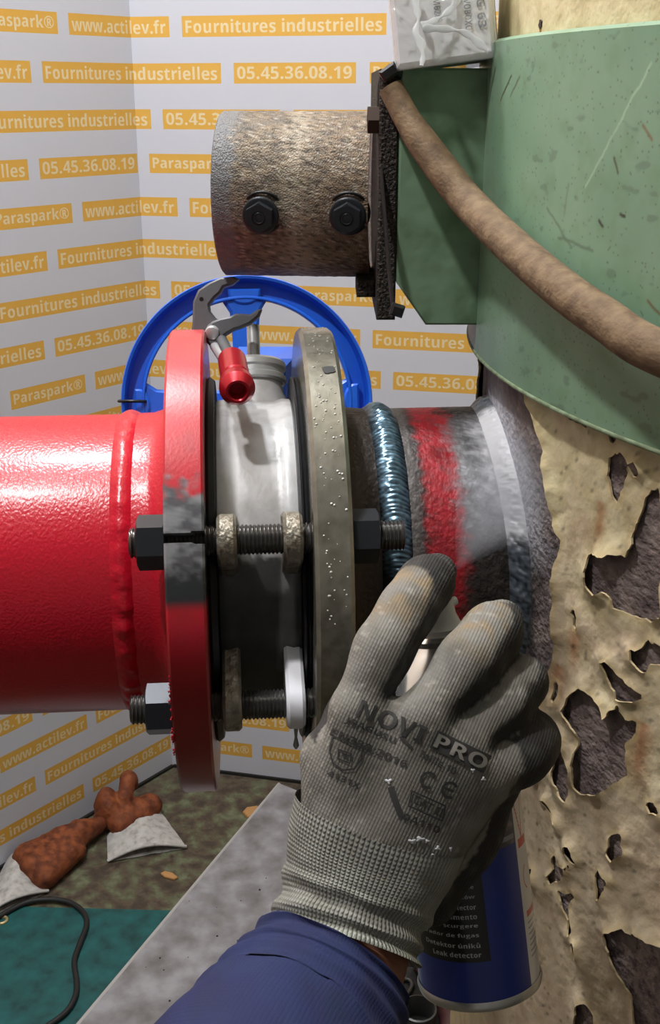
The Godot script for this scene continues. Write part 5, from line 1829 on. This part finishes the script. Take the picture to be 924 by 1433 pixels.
	var cuff_shape := func(i: int, a: float, p: Vector3, n: Vector3) -> Array:
		var f := float(i) / (cn - 1)
		var g := f * 26.0 + 0.9 * sin(a * 1.0 + 0.6) + 1.2 * nz.get_noise_2d(cos(a) * 1.2, f * 3.0)
		var fold := sin(g) * smoothstep(0.38, 0.6, f) * (1.0 - 0.5 * smoothstep(0.93, 1.0, f))
		var c := lin("979790").lerp(lin("828179"), clampf(0.4 + n3(p, 50.0), 0, 1))
		if f > 0.9: c = c.lerp(lin("a6aa9e"), 0.6)
		return [p + n * (0.0016 * fold + 0.0006 * n3(p, 80.0)), c]
	var cm := mat("knit cuff", Color.WHITE, 0.9, 0.0, {"vc": true, "hgt": knit_image(64, 32), "hs": 0.10, "uvs": Vector3(110, 420, 1)})
	obj("cuff", tube(cp, cr, 64, N, false, 180.0, cuff_shape), cm, t, back).set_meta("label", "pale ribbed knit cuff of the glove")
	# turned-in end of the cuff
	# sleeve
	var sp := smooth_path([at(470, 1338, 0.534), at(462, 1352, 0.531), at(440, 1400, 0.518), at(405, 1470, 0.493), at(330, 1620, 0.438), Vector3(-0.09, 1.045, -0.17), Vector3(-0.16, 0.98, 0.0), Vector3(-0.21, 0.95, 0.16)], 8)
	var sn := sp.size()
	var sr := []
	for i in sn:
		var f := float(i) / 33.0
		sr.append(Vector2(lerpf(0.0345, 0.053, minf(f, 1.3)), lerpf(0.0325, 0.049, minf(f, 1.3))))
	sp.push_front(sp[1])
	sr.push_front(Vector2(0.0325, 0.0305))
	for k in 3:
		sp.append(sp[-1] + (sp[-1] - sp[-2]).normalized() * 0.012)
		sr.append(Vector2(0.05, 0.046) * [0.9, 0.6, 0.05][k])
	var navy := lin("1a2450")
	var sleeve_shape := func(i: int, a: float, p: Vector3, n: Vector3) -> Array:
		var f := float(i) / 33.0
		var fold := 0.0022 * n3(p * Vector3(1, 1.6, 1), 18.0) + 0.0014 * sin(f * 34.0 + 2.0 * n3(p, 12.0)) * smoothstep(0.05, 0.2, f)
		if i > 8 and i < 11: fold -= 0.0008
		return [p + n * fold, navy.lerp(lin("151d40"), clampf(0.4 + n3(p, 30.0), 0, 1))]
	var cloth := mat("navy cotton", Color.WHITE, 0.85, 0.0, {"vc": true, "hgt": knit_image(32, 32), "hs": 0.01, "uvs": Vector3(160, 700, 1)})
	obj("sleeve", tube(sp, sr, 56, N, false, 180.0, sleeve_shape), cloth, t, back).set_meta("label", "navy cotton work sleeve")

func knit_image(w: int, h: int) -> ImageTexture:
	var im := Image.create_empty(w, h, false, Image.FORMAT_RGB8)
	for y in h:
		for x in w:
			var u := float(x) / w
			var v := float(y) / h
			var s := absf(sin(PI * u))
			var r := 0.5 + 0.5 * sin(TAU * (v + 0.25 * absf(u - 0.5) * 2.0))
			var g := pow(s, 0.6) * (0.65 + 0.35 * r)
			im.set_pixel(x, y, Color(g, g, g))
	return ImageTexture.create_from_image(im)
